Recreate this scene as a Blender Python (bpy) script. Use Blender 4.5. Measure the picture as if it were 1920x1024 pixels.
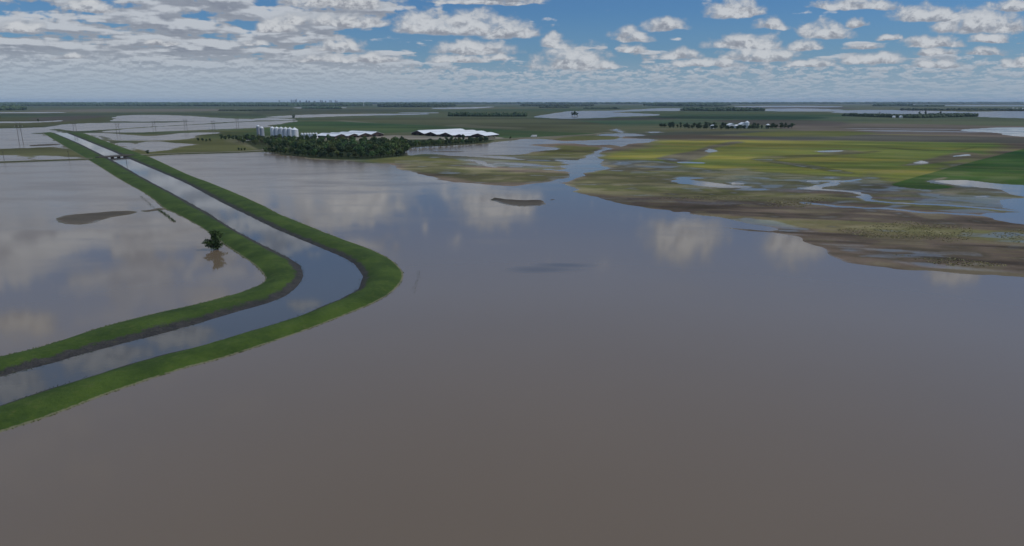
import bpy, math, random
import numpy as np

for _o in list(bpy.data.objects):
    bpy.data.objects.remove(_o)
S = bpy.context.scene
COL = S.collection
R = math.radians

# ------------------------------------------------------------------ camera
CAM_H, FOC = 60.0, 1280.0
PITCH = math.atan(322.0 / FOC)
cam_d = bpy.data.cameras.new('camera')
cam = bpy.data.objects.new('camera', cam_d)
COL.objects.link(cam)
cam.location = (0, 0, CAM_H)
cam.rotation_euler = (math.pi / 2 - PITCH, 0, 0)
cam_d.sensor_width = 36.0
cam_d.lens = 24.0
cam_d.clip_start = 0.5
cam_d.clip_end = 120000.0
S.camera = cam

# ------------------------------------------------------------------ light, exposure
SUN_EL, SUN_AZ = 52.0, 92.0          # azimuth clockwise from the viewing direction
EXPOSURE = -0.5
S.cycles.use_adaptive_sampling = True
S.cycles.adaptive_threshold = 0.015
S.cycles.max_bounces = 5
S.cycles.diffuse_bounces = 2
S.cycles.glossy_bounces = 3
S.view_settings.view_transform = 'Standard'
S.view_settings.look = 'None'
S.view_settings.gamma = 1.0
S.view_settings.use_curve_mapping = False
S.view_settings.exposure = EXPOSURE
sun_d = bpy.data.lights.new('sun', 'SUN')
sun_d.energy = 3.0
sun_d.angle = R(0.5)
sun_d.color = (1.0, 0.955, 0.89)
sun = bpy.data.objects.new('sun', sun_d)
COL.objects.link(sun)
sun.rotation_euler = (R(90 - SUN_EL), 0, R(-SUN_AZ) + math.pi)
sun.location = (400, 0, 600)


def px_dir(x, y):
    a, b = (x - 960.0) / FOC, -(y - 512.0) / FOC
    cp, sp = math.cos(PITCH), math.sin(PITCH)
    return (a, cp + b * sp, -sp + b * cp)


def at(x, y, z=0.0):
    """where the sight line through a point of the picture meets the ground"""
    d = px_dir(x, y)
    t = (z - CAM_H) / d[2]
    return (d[0] * t, d[1] * t)


# ------------------------------------------------------------------ sky: Nishita + procedural cumulus
class NT:
    """small arithmetic layer over shader nodes"""
    def __init__(self, tree):
        self.t = tree

    def node(self, typ, **kw):
        n = self.t.nodes.new(typ)
        for k, v in kw.items():
            setattr(n, k, v)
        return n

    def put(self, sock, v):
        if isinstance(v, V):
            self.t.links.new(v.s, sock)
        elif isinstance(v, bpy.types.NodeSocket):
            self.t.links.new(v, sock)
        else:
            sock.default_value = v

    def m(self, op, *a, clamp=False):
        n = self.node('ShaderNodeMath', operation=op, use_clamp=clamp)
        for i, v in enumerate(a):
            self.put(n.inputs[i], v)
        return V(self, n.outputs[0])

    def vm(self, op, *a):
        n = self.node('ShaderNodeVectorMath', operation=op)
        for i, v in enumerate(a):
            self.put(n.inputs[i], v)
        return V(self, n.outputs['Value' if op in ('DOT_PRODUCT', 'LENGTH') else 'Vector'])

    def comb(self, x, y, z=0.0):
        n = self.node('ShaderNodeCombineXYZ')
        for i, v in enumerate((x, y, z)):
            self.put(n.inputs[i], v)
        return V(self, n.outputs[0])

    def noise(self, vec, scale, detail=4.0, rough=0.55, dist=0.0):
        n = self.node('ShaderNodeTexNoise')
        n.noise_dimensions = '3D'
        self.put(n.inputs['Vector'], vec)
        self.put(n.inputs['Scale'], scale)
        self.put(n.inputs['Detail'], detail)
        self.put(n.inputs['Roughness'], rough)
        self.put(n.inputs['Distortion'], dist)
        return V(self, n.outputs['Fac'])

    def voro(self, vec, scale, smooth=0.6, detail=0.0):
        n = self.node('ShaderNodeTexVoronoi')
        n.feature = 'SMOOTH_F1'
        self.put(n.inputs['Vector'], vec)
        self.put(n.inputs['Scale'], scale)
        self.put(n.inputs['Smoothness'], smooth)
        if 'Detail' in n.inputs:
            self.put(n.inputs['Detail'], detail)
        return V(self, n.outputs['Distance'])

    def step(self, x, a, b):
        n = self.node('ShaderNodeMapRange', interpolation_type='SMOOTHSTEP')
        self.put(n.inputs['Value'], x)
        self.put(n.inputs['From Min'], a)
        self.put(n.inputs['From Max'], b)
        return V(self, n.outputs[0])

    def mix(self, f, a, b):
        n = self.node('ShaderNodeMix', data_type='RGBA')
        self.put(n.inputs['Factor'], f)
        self.put(n.inputs['A'] if False else n.inputs[6], a)
        self.put(n.inputs[7], b)
        return V(self, n.outputs[2])


class V:
    def __init__(self, nt, s):
        self.n, self.s = nt, s
    def __add__(self, o): return self.n.m('ADD', self, o)
    def __radd__(self, o): return self.n.m('ADD', o, self)
    def __sub__(self, o): return self.n.m('SUBTRACT', self, o)
    def __rsub__(self, o): return self.n.m('SUBTRACT', o, self)
    def __mul__(self, o): return self.n.m('MULTIPLY', self, o)
    def __rmul__(self, o): return self.n.m('MULTIPLY', o, self)
    def __truediv__(self, o): return self.n.m('DIVIDE', self, o)
    def __rtruediv__(self, o): return self.n.m('DIVIDE', o, self)
    def max(self, o): return self.n.m('MAXIMUM', self, o)
    def min(self, o): return self.n.m('MINIMUM', self, o)


# cumulus clouds: centre, base line, half width, height (degrees of sky given through the picture's scale)
CUMULI = [
    (800, 63, 74, 47), (885, 62, 92, 48), (958, 70, 64, 34), (890, 101, 86, 32),
    (655, 50, 86, 30), (640, 14, 120, 22), (905, 7, 112, 14), (640, 97, 52, 32),
    (1042, 90, 33, 28), (1072, 128, 88, 46), (1180, 76, 44, 30), (1188, 98, 30, 18),
    (1243, 55, 50, 22), (1378, 31, 66, 40), (1443, 55, 38, 23), (1400, 90, 80, 30),
    (1542, 70, 56, 33), (1606, 50, 24, 16), (1510, 92, 34, 25), (1606, 17, 92, 24),
    (1738, 38, 80, 34), (1835, 60, 104, 48), (1905, 22, 62, 26), (1662, 75, 27, 13),
    (1745, 88, 66, 26), (1857, 78, 44, 17), (1848, 104, 42, 18), (1755, 104, 46, 15),
    (1640, 119, 66, 26), (1425, 113, 92, 27), (1270, 110, 48, 23), (1620, 90, 42, 11),
    (1912, 124, 42, 20), (515, 58, 48, 26), (555, 46, 40, 24), (170, 20, 62, 26), (40, 60, 52, 26),
    (300, 84, 44, 12), (480, 86, 30, 12), (130, 112, 40, 12), (610, 118, 70, 20), (700, 116, 60, 18), (860, 116, 70, 16), (930, 112, 40, 16),
    (1120, 128, 50, 20), (1330, 124, 80, 16), (1520, 122, 60, 14), (1760, 126, 60, 12),
]
# clouds overhead, known from the water that mirrors them (centre, mirrored top line, half width, height)
MIRRORED = [
    (1285, 424, 92, 84), (1492, 446, 84, 66), (1790, 506, 62, 34), (930, 372, 105, 66), (660, 362, 130, 66), (385, 545, 62, 34), (40, 592, 80, 50), (180, 655, 120, 60), (330, 618, 90, 44), (20, 700, 90, 70), (570, 565, 40, 22),
]


def build_world():
    w = bpy.data.worlds.new('World')
    S.world = w
    w.use_nodes = True
    t = w.node_tree
    t.nodes.clear()
    N = NT(t)
    out = N.node('ShaderNodeOutputWorld')
    bg = N.node('ShaderNodeBackground')
    t.links.new(bg.outputs[0], out.inputs[0])
    sky = N.node('ShaderNodeTexSky')
    sky.sky_type = 'NISHITA'
    sky.sun_disc = False
    sky.sun_elevation = R(SUN_EL)
    sky.sun_rotation = R(SUN_AZ)
    sky.altitude = 300.0
    sky.air_density = 1.0
    sky.dust_density = 0.2
    sky.ozone_density = 2.0
    STR = 0.1
    bg.inputs['Strength'].default_value = STR
    tc = N.node('ShaderNodeTexCoord')
    sep = N.node('ShaderNodeSeparateXYZ')
    t.links.new(tc.outputs['Generated'], sep.inputs[0])
    dx, dy, dz = (V(N, sep.outputs[i]) for i in range(3))
    up = dz.max(0.0005)
    hor = N.m('SQRT', dx * dx + dy * dy).max(0.01)
    tel = up / hor                                   # tangent of the elevation
    front = dy.max(0.05)
    u, v = dx / front, up / front
    isf = N.step(dy, 0.1, 0.3)
    K = 1.0 / STR

    # blue of the clear sky, deepened as through a polariser
    tint = N.node('ShaderNodeMix', data_type='RGBA', blend_type='MULTIPLY')
    tint.inputs['Factor'].default_value = 1.0
    t.links.new(sky.outputs[0], tint.inputs[6])
    tint.inputs[7].default_value = SKY_TINT
    clear = V(N, tint.outputs[2])

    # --- the deck of fair-weather clouds, growing smaller and denser towards the horizon
    GREY = (0.315, 0.345, 0.42, 1)
    WHITE = (0.72, 0.76, 0.82, 1)
    def scl(c): return tuple(x * K for x in c[:3]) + (1.0,)
    base = clear
    veil = N.step(tel, 0.14, 0.0)
    base = N.mix(veil * 0.62, base, scl((0.25, 0.39, 0.56)))
    base = N.mix(N.step(tel, 0.11, 0.30) * 0.66, base, scl((0.41, 0.61, 0.97)))
    left = N.step(u, 0.02, -0.34)
    low = N.step(tel, 0.080, 0.040)
    high = N.step(tel, 0.17, 0.30)
    left = left + high * (N.step(u, -0.26, -0.62) - left)
    P2 = N.comb(u, v * 1.5, 0.0)
    fb = N.noise(P2, 44.0, 5.0, 0.62, 0.3)
    bil = N.voro(P2, 46.0, 0.5, 1.5)
    off = N.comb(u + 0.004, v * 1.5 + 0.011, 0.0)
    fb2 = N.noise(off, 44.0, 5.0, 0.62, 0.3)
    az = dx / hor
    lnr = N.m('LOGARITHM', tel + 0.014, math.e)
    near = N.step(tel, 0.028, 0.066)
    def deck(dr, seed):
        far_ = N.noise(N.comb(az * 58.0, lnr * 7.6 + dr, seed), 1.0, 5.0, 0.70)
        near_ = N.noise(N.comb(az * 13.0, lnr * 5.4 + dr, seed + 4.0), 1.0, 3.0, 0.58)
        return far_ + near * (near_ - far_)
    n0 = deck(0.0, 3.1) + ((fb - 0.5) * 0.26 - (bil - 0.42) * 0.10) * near
    n1 = deck(0.42, 3.1) + (fb2 - 0.5) * 0.12 * near
    thr = 0.615 - left * 0.275 * (1.0 - high * 0.55) - low * (1.0 - left * 0.4) * 0.165 - high * 0.02
    a = N.step(n0 - thr, -0.01, 0.085)
    dl = (n0 - n1) * 6.0 + left * 0.07
    lit = N.step(dl, -0.50, 0.42)
    lit = lit * (0.5 + near * 0.5) + (1.0 - near) * 0.40
    thick = N.step(n0 - thr, 0.02, 0.26)
    g2 = N.mix(thick, scl((0.42, 0.455, 0.52)), scl(GREY))
    cc = N.mix(lit, g2, scl(WHITE))
    base = N.mix(a * (0.92 - high * (0.88 - left * 0.18)), base, cc)
    haze = N.step(tel, 0.070, 0.0)
    base = N.mix(haze * 0.70, base, scl(HORIZON))

    # --- single cumuli
    uv = N.comb(u, v, 0.0)
    warp = N.noise(N.comb(u, v * 1.3, 0.0), 22.0, 3.0, 0.55)
    warp2 = N.noise(N.comb(u, v * 1.3, 7.3), 22.0, 3.0, 0.55)
    uw = u + (warp - 0.5) * 0.030
    vw = v + (warp2 - 0.5) * 0.014
    field, hgt = None, None
    def blob(cx, cyv, a, hh):
        nonlocal field, hgt
        X = (uw - cx) * (1.0 / a)
        Y = (vw - cyv) * (1.0 / hh)
        Yd = Y.max(Y * -5.0)                         # flat base
        f = 1.0 - (X * X + Yd * Yd)
        if field is None:
            field, hgt = f, Y
        else:
            sel = N.m('GREATER_THAN', f, field)
            field = f.max(field)
            hgt = hgt + sel * (Y - hgt)
    def uvpx(x, y):
        d = px_dir(x, y)
        return d[0] / d[1], d[2] / d[1]
    for cx, yb, hw, hh in CUMULI:
        u0, v0 = uvpx(cx, yb)
        u1, v1 = uvpx(cx + hw, yb)
        u2, v2 = uvpx(cx, yb - hh)
        blob(u0, v0 + 0.08 * (v2 - v0), abs(u1 - u0) * 1.12, (v2 - v0) * 1.05)
    for cx, y0, hw, hh in MIRRORED:
        d0, d1, d2 = px_dir(cx, y0), px_dir(cx, y0 + hh), px_dir(cx + hw, y0)
        blob(d0[0] / d0[1], -d0[2] / d0[1], abs(d2[0] / d2[1] - d0[0] / d0[1]), (-d1[2] / d1[1]) - (-d0[2] / d0[1]))
    dens = field + (fb - 0.5) * 1.5 - (bil - 0.42) * 0.5 + 0.12
    a = N.step(dens, -0.04, 0.66) * isf
    lit = N.step(hgt + (fb - fb2) * 2.2 + (fb - 0.5) * 0.35, -0.36, 0.42)
    thin = N.step(dens, 0.1, 0.9)
    cc = N.mix(lit, scl((0.36, 0.39, 0.46)), scl((0.80, 0.83, 0.87)))
    cc = N.mix(thin, scl((0.47, 0.52, 0.60)), cc)
    base = N.mix(a * 0.94, base, cc)
    haze2 = N.step(tel, 0.070, 0.012)
    base = N.mix(haze2 * 0.2, base, scl(HORIZON))
    t.links.new(base.s, bg.inputs['Color'])


SKY_TINT = (0.37, 0.64, 0.97, 1.0)
HORIZON = (0.41, 0.535, 0.67)
build_world()

# ------------------------------------------------------------------ helpers
random.seed(7)
RNG = np.random.default_rng(11)


def tag(o, label=None, cat=None, group=None, kind=None):
    for k, v in (('label', label), ('category', cat), ('group', group), ('kind', kind)):
        if v:
            o[k] = v
    return o


def empty(name, loc=(0, 0, 0), rz=0.0, **kw):
    o = bpy.data.objects.new(name, None)
    COL.objects.link(o)
    o.location = loc
    o.rotation_euler = (0, 0, rz)
    return tag(o, **kw)


class MB:
    """collects vertices and faces of one mesh"""
    def __init__(self):
        self.v, self.f = [], []

    def add(self, vs, fs):
        b = len(self.v)
        self.v += [tuple(p) for p in vs]
        self.f += [tuple(b + i for i in f) for f in fs]
        return self

    def box(self, c, s, rz=0.0):
        cx, cy, cz = c
        sx, sy, sz = (k / 2 for k in s)
        ca, sa = math.cos(rz), math.sin(rz)
        vs = []
        for z in (-sz, sz):
            for x, y in ((-sx, -sy), (sx, -sy), (sx, sy), (-sx, sy)):
                vs.append((cx + x * ca - y * sa, cy + x * sa + y * ca, cz + z))
        return self.add(vs, [(3, 2, 1, 0), (4, 5, 6, 7), (0, 1, 5, 4), (1, 2, 6, 5), (2, 3, 7, 6), (3, 0, 4, 7)])

    def lathe(self, prof, n=20, c=(0, 0, 0)):
        vs, fs = [], []
        for r, z in prof:
            for i in range(n):
                a = 2 * math.pi * i / n
                vs.append((c[0] + r * math.cos(a), c[1] + r * math.sin(a), c[2] + z))
        for j in range(len(prof) - 1):
            for i in range(n):
                k = (i + 1) % n
                fs.append((j * n + i, j * n + k, (j + 1) * n + k, (j + 1) * n + i))
        fs.append(tuple(range(n - 1, -1, -1)))
        fs.append(tuple((len(prof) - 1) * n + i for i in range(n)))
        return self.add(vs, fs)

    def tube(self, p, q, r0, r1, n=7):
        p, q = np.array(p, float), np.array(q, float)
        d = q - p
        d /= max(np.linalg.norm(d), 1e-6)
        a = np.cross(d, (0, 0, 1) if abs(d[2]) < 0.9 else (1, 0, 0))
        a /= np.linalg.norm(a)
        b = np.cross(d, a)
        vs, fs = [], []
        for c, r in ((p, r0), (q, r1)):
            for i in range(n):
                t = 2 * math.pi * i / n
                vs.append(tuple(c + r * (math.cos(t) * a + math.sin(t) * b)))
        for i in range(n):
            k = (i + 1) % n
            fs.append((i, n + i, n + k, k))
        fs.append(tuple(range(n)))
        fs.append(tuple(range(2 * n - 1, n - 1, -1)))
        return self.add(vs, fs)

    def mesh(self, name, mat):
        me = bpy.data.meshes.new(name)
        me.from_pydata(self.v, [], self.f)
        me.materials.append(mat)
        me.update()
        return me

    def build(self, name, mat, parent=None, smooth=False):
        me = self.mesh(name, mat)
        if smooth:
            me.polygons.foreach_set('use_smooth', [True] * len(me.polygons))
        o = bpy.data.objects.new(name, me)
        COL.objects.link(o)
        if parent is not None:
            o.parent = parent
        return o


def np_mesh(name, verts, faces, mat, parent=None, smooth=False, attrs=None):
    """verts (n,3), faces (m,4) or (m,3) arrays -> linked mesh object"""
    me = bpy.data.meshes.new(name)
    verts = np.asarray(verts, np.float32)
    faces = np.asarray(faces, np.int32)
    k = faces.shape[1]
    me.vertices.add(len(verts))
    me.vertices.foreach_set('co', verts.ravel())
    me.loops.add(faces.size)
    me.loops.foreach_set('vertex_index', faces.ravel())
    me.polygons.add(len(faces))
    me.polygons.foreach_set('loop_start', np.arange(0, faces.size, k, dtype=np.int32))
    me.polygons.foreach_set('use_smooth', np.full(len(faces), smooth))
    me.materials.append(mat)
    for an, data in (attrs or {}).items():
        if data.ndim == 1:
            at_ = me.attributes.new(an, 'FLOAT', 'POINT')
            at_.data.foreach_set('value', data.astype(np.float32))
        else:
            at_ = me.attributes.new(an, 'FLOAT_COLOR', 'POINT')
            at_.data.foreach_set('color', np.concatenate([data, np.ones((len(data), 1))], 1).astype(np.float32).ravel())
    me.update(calc_edges=True)
    o = bpy.data.objects.new(name, me)
    COL.objects.link(o)
    if parent is not None:
        o.parent = parent
    return o


def copy_tree(o, parent=None):
    c = o.copy()
    COL.objects.link(c)
    c.parent = parent
    for ch in list(o.children):
        copy_tree(ch, c)
    return c


# numpy noise -----------------------------------------------------------
def _h(ix, iy, s):
    n = (ix.astype(np.int64) * 374761393 + iy.astype(np.int64) * 668265263 + s * 1442695041) & 0xFFFFFFFF
    n = ((n ^ (n >> 13)) * 1274126177) & 0xFFFFFFFF
    return ((n ^ (n >> 16)) & 0xFFFFFF) / float(0xFFFFFF)


def vnoise(x, y, s=0):
    ix, iy = np.floor(x), np.floor(y)
    fx, fy = x - ix, y - iy
    fx = fx * fx * (3 - 2 * fx)
    fy = fy * fy * (3 - 2 * fy)
    a = _h(ix, iy, s) * (1 - fx) + _h(ix + 1, iy, s) * fx
    b = _h(ix, iy + 1, s) * (1 - fx) + _h(ix + 1, iy + 1, s) * fx
    return (a * (1 - fy) + b * fy) * 2 - 1


def fbm_lod(x, y, d, lams, s=0, gain=0.6, ax=1.0):
    """sum of octaves of wavelengths lams (metres); octaves finer than the mesh there are left out"""
    cell = d * d / (CAM_H * FOC) * 0.8
    out, wgt = 0.0, 1.0
    tot = 0.0
    for i, L in enumerate(lams):
        k = np.clip(L / (cell + 1e-6) - 1.0, 0, 1)
        out = out + wgt * k * vnoise(x / (L * ax) + 13.7 * i, y / L - 7.1 * i, s + i)
        tot += wgt
        wgt *= gain
    return out / tot


def smooth_poly(pts, n=5):
    p = np.array(pts, float)
    m = len(p)
    out = []
    for i in range(m):
        a, b, c, d = p[(i - 1) % m], p[i], p[(i + 1) % m], p[(i + 2) % m]
        for k in range(n):
            t = k / n
            out.append(0.5 * ((2 * b) + (c - a) * t * 0.8 + (2 * a - 5 * b + 4 * c - d) * t * t * 0.8
                              + (3 * b - a - 3 * c + d) * t ** 3 * 0.8 + 0.4 * 0) if False else
                       b + (c - b) * (t * t * (3 - 2 * t) * 0.35 + t * 0.65) + 0.10 * math.sin(math.pi * t) * ((b - a) - (d - c)) * 0.5)
    return np.array(out)


def world_poly(pts):
    return np.array([at(x, y) for x, y in pts])


def sdist(poly, X, Y, pad):
    """signed distance, positive inside; -pad where farther away than pad"""
    out = np.full(X.shape, -1e6)
    lo, hi = poly.min(0), poly.max(0)
    sel = np.where((X > lo[0] - pad) & (X < hi[0] + pad) & (Y > lo[1] - pad) & (Y < hi[1] + pad))[0]
    if not len(sel):
        return out
    x, y = X[sel], Y[sel]
    d2 = np.full(x.shape, 1e18)
    ins = np.zeros(x.shape, bool)
    for i in range(len(poly)):
        ax, ay = poly[i]
        bx, by = poly[(i + 1) % len(poly)]
        ex, ey = bx - ax, by - ay
        q = ex * ex + ey * ey
        if q < 1e-9:
            continue
        t = np.clip(((x - ax) * ex + (y - ay) * ey) / q, 0, 1)
        d2 = np.minimum(d2, (x - ax - t * ex) ** 2 + (y - ay - t * ey) ** 2)
        if ay != by:
            c = ((ay > y) != (by > y)) & (x < ex * (y - ay) / ey + ax)
            ins ^= c
    out[sel] = np.where(ins, 1, -1) * np.sqrt(d2)
    return out


# ------------------------------------------------------------------ materials
def mat(name, col, rough=0.8, spec=0.3, var=0.25, scale=1.0, metal=0.0, detail=4.0, coord='Object', rnd=0.0, hue=0.0):
    m = bpy.data.materials.new(name)
    m.use_nodes = True
    t = m.node_tree
    N = NT(t)
    b = t.nodes['Principled BSDF']
    tc = N.node('ShaderNodeTexCoord')
    n = N.noise(tc.outputs[coord], scale, detail, 0.6)
    f = 1.0 - var + n * (2.0 * var)
    if rnd or hue:
        oi = N.node('ShaderNodeObjectInfo')
        r = V(N, oi.outputs['Random'])
        f = f * (1.0 - rnd + r * (2.0 * rnd))
    mx = N.vm('SCALE', tuple(col[:3]))
    N.put(mx.s.node.inputs['Scale'], f)
    src = mx
    if hue:
        hs = N.node('ShaderNodeHueSaturation')
        N.put(hs.inputs['Hue'], 0.5 - hue + N.m('FRACT', r * 7.31) * (2 * hue))
        N.put(hs.inputs['Color'], src)
        src = V(N, hs.outputs[0])
    N.put(b.inputs['Base Color'], src)
    b.inputs['Roughness'].default_value = rough
    b.inputs['Metallic'].default_value = metal
    b.inputs['Specular IOR Level'].default_value = spec
    return m


def water_mat(name, col, rough=0.05, patch=True):
    m = bpy.data.materials.new(name)
    m.use_nodes = True
    t = m.node_tree
    N = NT(t)
    b = t.nodes['Principled BSDF']
    g = N.node('ShaderNodeNewGeometry')
    pos = V(N, g.outputs['Position'])
    silt = N.noise(pos, 0.006, 5.0, 0.55)
    mx = N.vm('SCALE', tuple(col))
    N.put(mx.s.node.inputs['Scale'], 0.86 + silt * 0.28)
    N.put(b.inputs['Base Color'], mx)
    ruf = N.noise(N.vm('MULTIPLY', pos, (1.0, 2.4, 1.0)), 0.011, 4.0, 0.6)
    sp = N.node('ShaderNodeSeparateXYZ')
    N.put(sp.inputs[0], pos)
    fetch = N.step(V(N, sp.outputs[1]) - V(N, sp.outputs[0]) * 0.9 + (ruf - 0.5) * 420.0, 430.0, 800.0)   # the open north side is rippled by wind
    N.put(b.inputs['Roughness'], rough + N.step(ruf, 0.45, 0.72) * (0.07 if patch else 0.02) + fetch * (0.15 if patch else 0.0))
    if patch:
        dark_spot = None
        for (px_, py_, hx, hy) in ((1020, 506, 22.0, 9.0), (1060, 498, 16.0, 6.0)):
            c_ = at(px_, py_)
            q = N.vm('MULTIPLY', N.vm('SUBTRACT', pos, (c_[0], c_[1], 0.0)), (1.0 / hx, 1.0 / hy, 0.0))
            f_ = N.step(N.vm('LENGTH', q) + (ruf - 0.5) * 2.2, 1.0, 0.2)
            dark_spot = f_ if dark_spot is None else dark_spot.max(f_)
        # two soft-edged patches get a darker base colour
        spotted = N.vm('SCALE', mx)
        N.put(spotted.s.node.inputs['Scale'], 1.0 - dark_spot * 0.42)
        N.put(b.inputs['Base Color'], spotted)
    b.inputs['IOR'].default_value = 1.333
    b.inputs['Specular IOR Level'].default_value = 0.5
    bn = N.noise(N.vm('MULTIPLY', pos, (0.7, 1.0, 1.0)), 0.8, 3.0, 0.55)
    bp = N.node('ShaderNodeBump')
    bp.inputs['Strength'].default_value = 0.035
    bp.inputs['Distance'].default_value = 0.1
    N.put(bp.inputs['Height'], bn)
    t.links.new(bp.outputs[0], b.inputs['Normal'])
    return m


def ground_mat():
    m = bpy.data.materials.new('land_cover')
    m.use_nodes = True
    t = m.node_tree
    N = NT(t)
    b = t.nodes['Principled BSDF']
    a = N.node('ShaderNodeAttribute', attribute_name='cover')
    wv = N.node('ShaderNodeAttribute', attribute_name='wet')
    g = N.node('ShaderNodeNewGeometry')
    pos = V(N, g.outputs['Position'])
    n1 = N.noise(pos, 0.45, 4.0, 0.65)
    n2 = N.noise(N.vm('MULTIPLY', pos, (0.5, 1.0, 1.0)), 0.05, 5.0, 0.6)
    f = (0.70 + n1 * 0.60) * (0.78 + n2 * 0.44)
    sc = N.vm('SCALE', V(N, a.outputs['Color']))
    N.put(sc.s.node.inputs['Scale'], f)
    N.put(b.inputs['Base Color'], sc)
    wet = V(N, wv.outputs['Fac'])
    w2 = N.step(wet + (n2 - 0.5) * 0.9 + (n1 - 0.5) * 0.3, 0.35, 0.95)
    N.put(b.inputs['Roughness'], 0.92 - w2 * 0.56)
    N.put(b.inputs['Specular IOR Level'], 0.02 + w2 * 0.44)
    return m


def levee_mat():
    """grass bank; 'across' runs 0 (flood side) to 1 (canal side)"""
    m = bpy.data.materials.new('levee_bank')
    m.use_nodes = True
    t = m.node_tree
    N = NT(t)
    b = t.nodes['Principled BSDF']
    ac = V(N, N.node('ShaderNodeAttribute', attribute_name='across').outputs['Fac'])
    rk = V(N, N.node('ShaderNodeAttribute', attribute_name='rock').outputs['Fac'])
    g = N.node('ShaderNodeNewGeometry')
    pos = V(N, g.outputs['Position'])
    n1 = N.noise(pos, 0.9, 5.0, 0.7)
    n2 = N.noise(pos, 0.07, 5.0, 0.6)
    n3 = N.noise(pos, 3.0, 3.0, 0.7)
    n4 = N.noise(pos, 0.28, 5.0, 0.7)
    grass = N.mix(N.step(n2 * 0.7 + n1 * 0.3, 0.36, 0.66), (0.028, 0.052, 0.009, 1), (0.062, 0.098, 0.015, 1))
    grass = N.mix(N.step(n1 * 0.5 + n4 * 0.5, 0.52, 0.70) * 0.65, grass, (0.085, 0.085, 0.028, 1))
    grass = N.mix(N.step(n3, 0.5, 0.8) * 0.35, grass, (0.020, 0.040, 0.008, 1))
    rock = N.mix(N.step(n3 * 0.6 + n4 * 0.4, 0.36, 0.66), (0.018, 0.018, 0.019, 1), (0.066, 0.060, 0.052, 1))
    rock = N.mix(N.step(n1, 0.56, 0.72) * 0.55, rock, (0.075, 0.072, 0.028, 1))
    e = ac + (n1 - 0.5) * 0.22 + (n2 - 0.5) * 0.22 + (n4 - 0.5) * 0.34
    c = N.mix(N.step(e - (1.0 - rk), -0.04, 0.05), grass, rock)
    wrack = N.step(ac + (n1 - 0.5) * 0.08, 0.052, 0.036) * N.step(n4, 0.30, 0.46)
    c = N.mix(wrack * 0.6, c, (0.22, 0.185, 0.125, 1))
    N.put(b.inputs['Base Color'], c)
    b.inputs['Roughness'].default_value = 0.9
    b.inputs['Specular IOR Level'].default_value = 0.15
    bp = N.node('ShaderNodeBump')
    bp.inputs['Strength'].default_value = 0.6
    bp.inputs['Distance'].default_value = 0.5
    N.put(bp.inputs['Height'], n1 + n3 * 0.5)
    t.links.new(bp.outputs[0], b.inputs['Normal'])
    return m


M = {
    'flood': water_mat('silty_flood_water', (0.152, 0.111, 0.072)),
    'canal': water_mat('canal_water', (0.060, 0.058, 0.055), 0.035, False),
    'ground': ground_mat(),
    'levee': levee_mat(),
    'leaf': mat('leaves_broad', (0.080, 0.116, 0.034), 0.75, 0.25, 0.45, 0.6, rnd=0.48, hue=0.045),
    'leaf_dark': mat('leaves_dark', (0.048, 0.078, 0.034), 0.75, 0.2, 0.4, 0.6, rnd=0.25, hue=0.02),
    'leaf_willow': mat('leaves_willow', (0.058, 0.094, 0.026), 0.7, 0.25, 0.45, 0.9),
    'bark': mat('bark', (0.055, 0.042, 0.032), 0.95, 0.1, 0.35, 3.0),
    'white_metal': mat('white_sheet_metal', (0.74, 0.74, 0.73), 0.5, 0.4, 0.10, 0.25),
    'galv': mat('galvanised_steel', (0.64, 0.64, 0.64), 0.45, 0.5, 0.14, 0.6),
    'conc': mat('silo_concrete', (0.30, 0.31, 0.33), 0.85, 0.2, 0.18, 0.4),
    'barn_wall': mat('barn_boards', (0.075, 0.052, 0.045), 0.9, 0.15, 0.25, 0.6),
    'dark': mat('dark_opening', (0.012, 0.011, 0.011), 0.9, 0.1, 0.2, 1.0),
    'road': mat('gravel_road', (0.24, 0.205, 0.16), 0.95, 0.15, 0.25, 0.15),
    'bank': mat('road_bank', (0.050, 0.058, 0.026), 0.95, 0.1, 0.4, 0.2),
    'wood': mat('weathered_timber', (0.085, 0.075, 0.066), 0.9, 0.15, 0.3, 1.5),
    'far_tower': mat('tower_facade', (0.10, 0.11, 0.13), 0.7, 0.3, 0.2, 0.05),
    'house': mat('painted_siding', (0.70, 0.69, 0.66), 0.7, 0.3, 0.10, 0.5),
    'roof_grey': mat('grey_shingles', (0.20, 0.20, 0.21), 0.85, 0.2, 0.2, 0.8),
    'hay': mat('straw', (0.40, 0.33, 0.22), 0.95, 0.1, 0.25, 0.8),
    'paint_red': mat('red_paint', (0.30, 0.04, 0.03), 0.5, 0.4, 0.1, 1.0),
    'rubber': mat('tyre_rubber', (0.02, 0.02, 0.02), 0.9, 0.2, 0.2, 2.0),
    'glass': mat('window_glass', (0.03, 0.035, 0.04), 0.15, 0.5, 0.1, 1.0),
}

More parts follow.
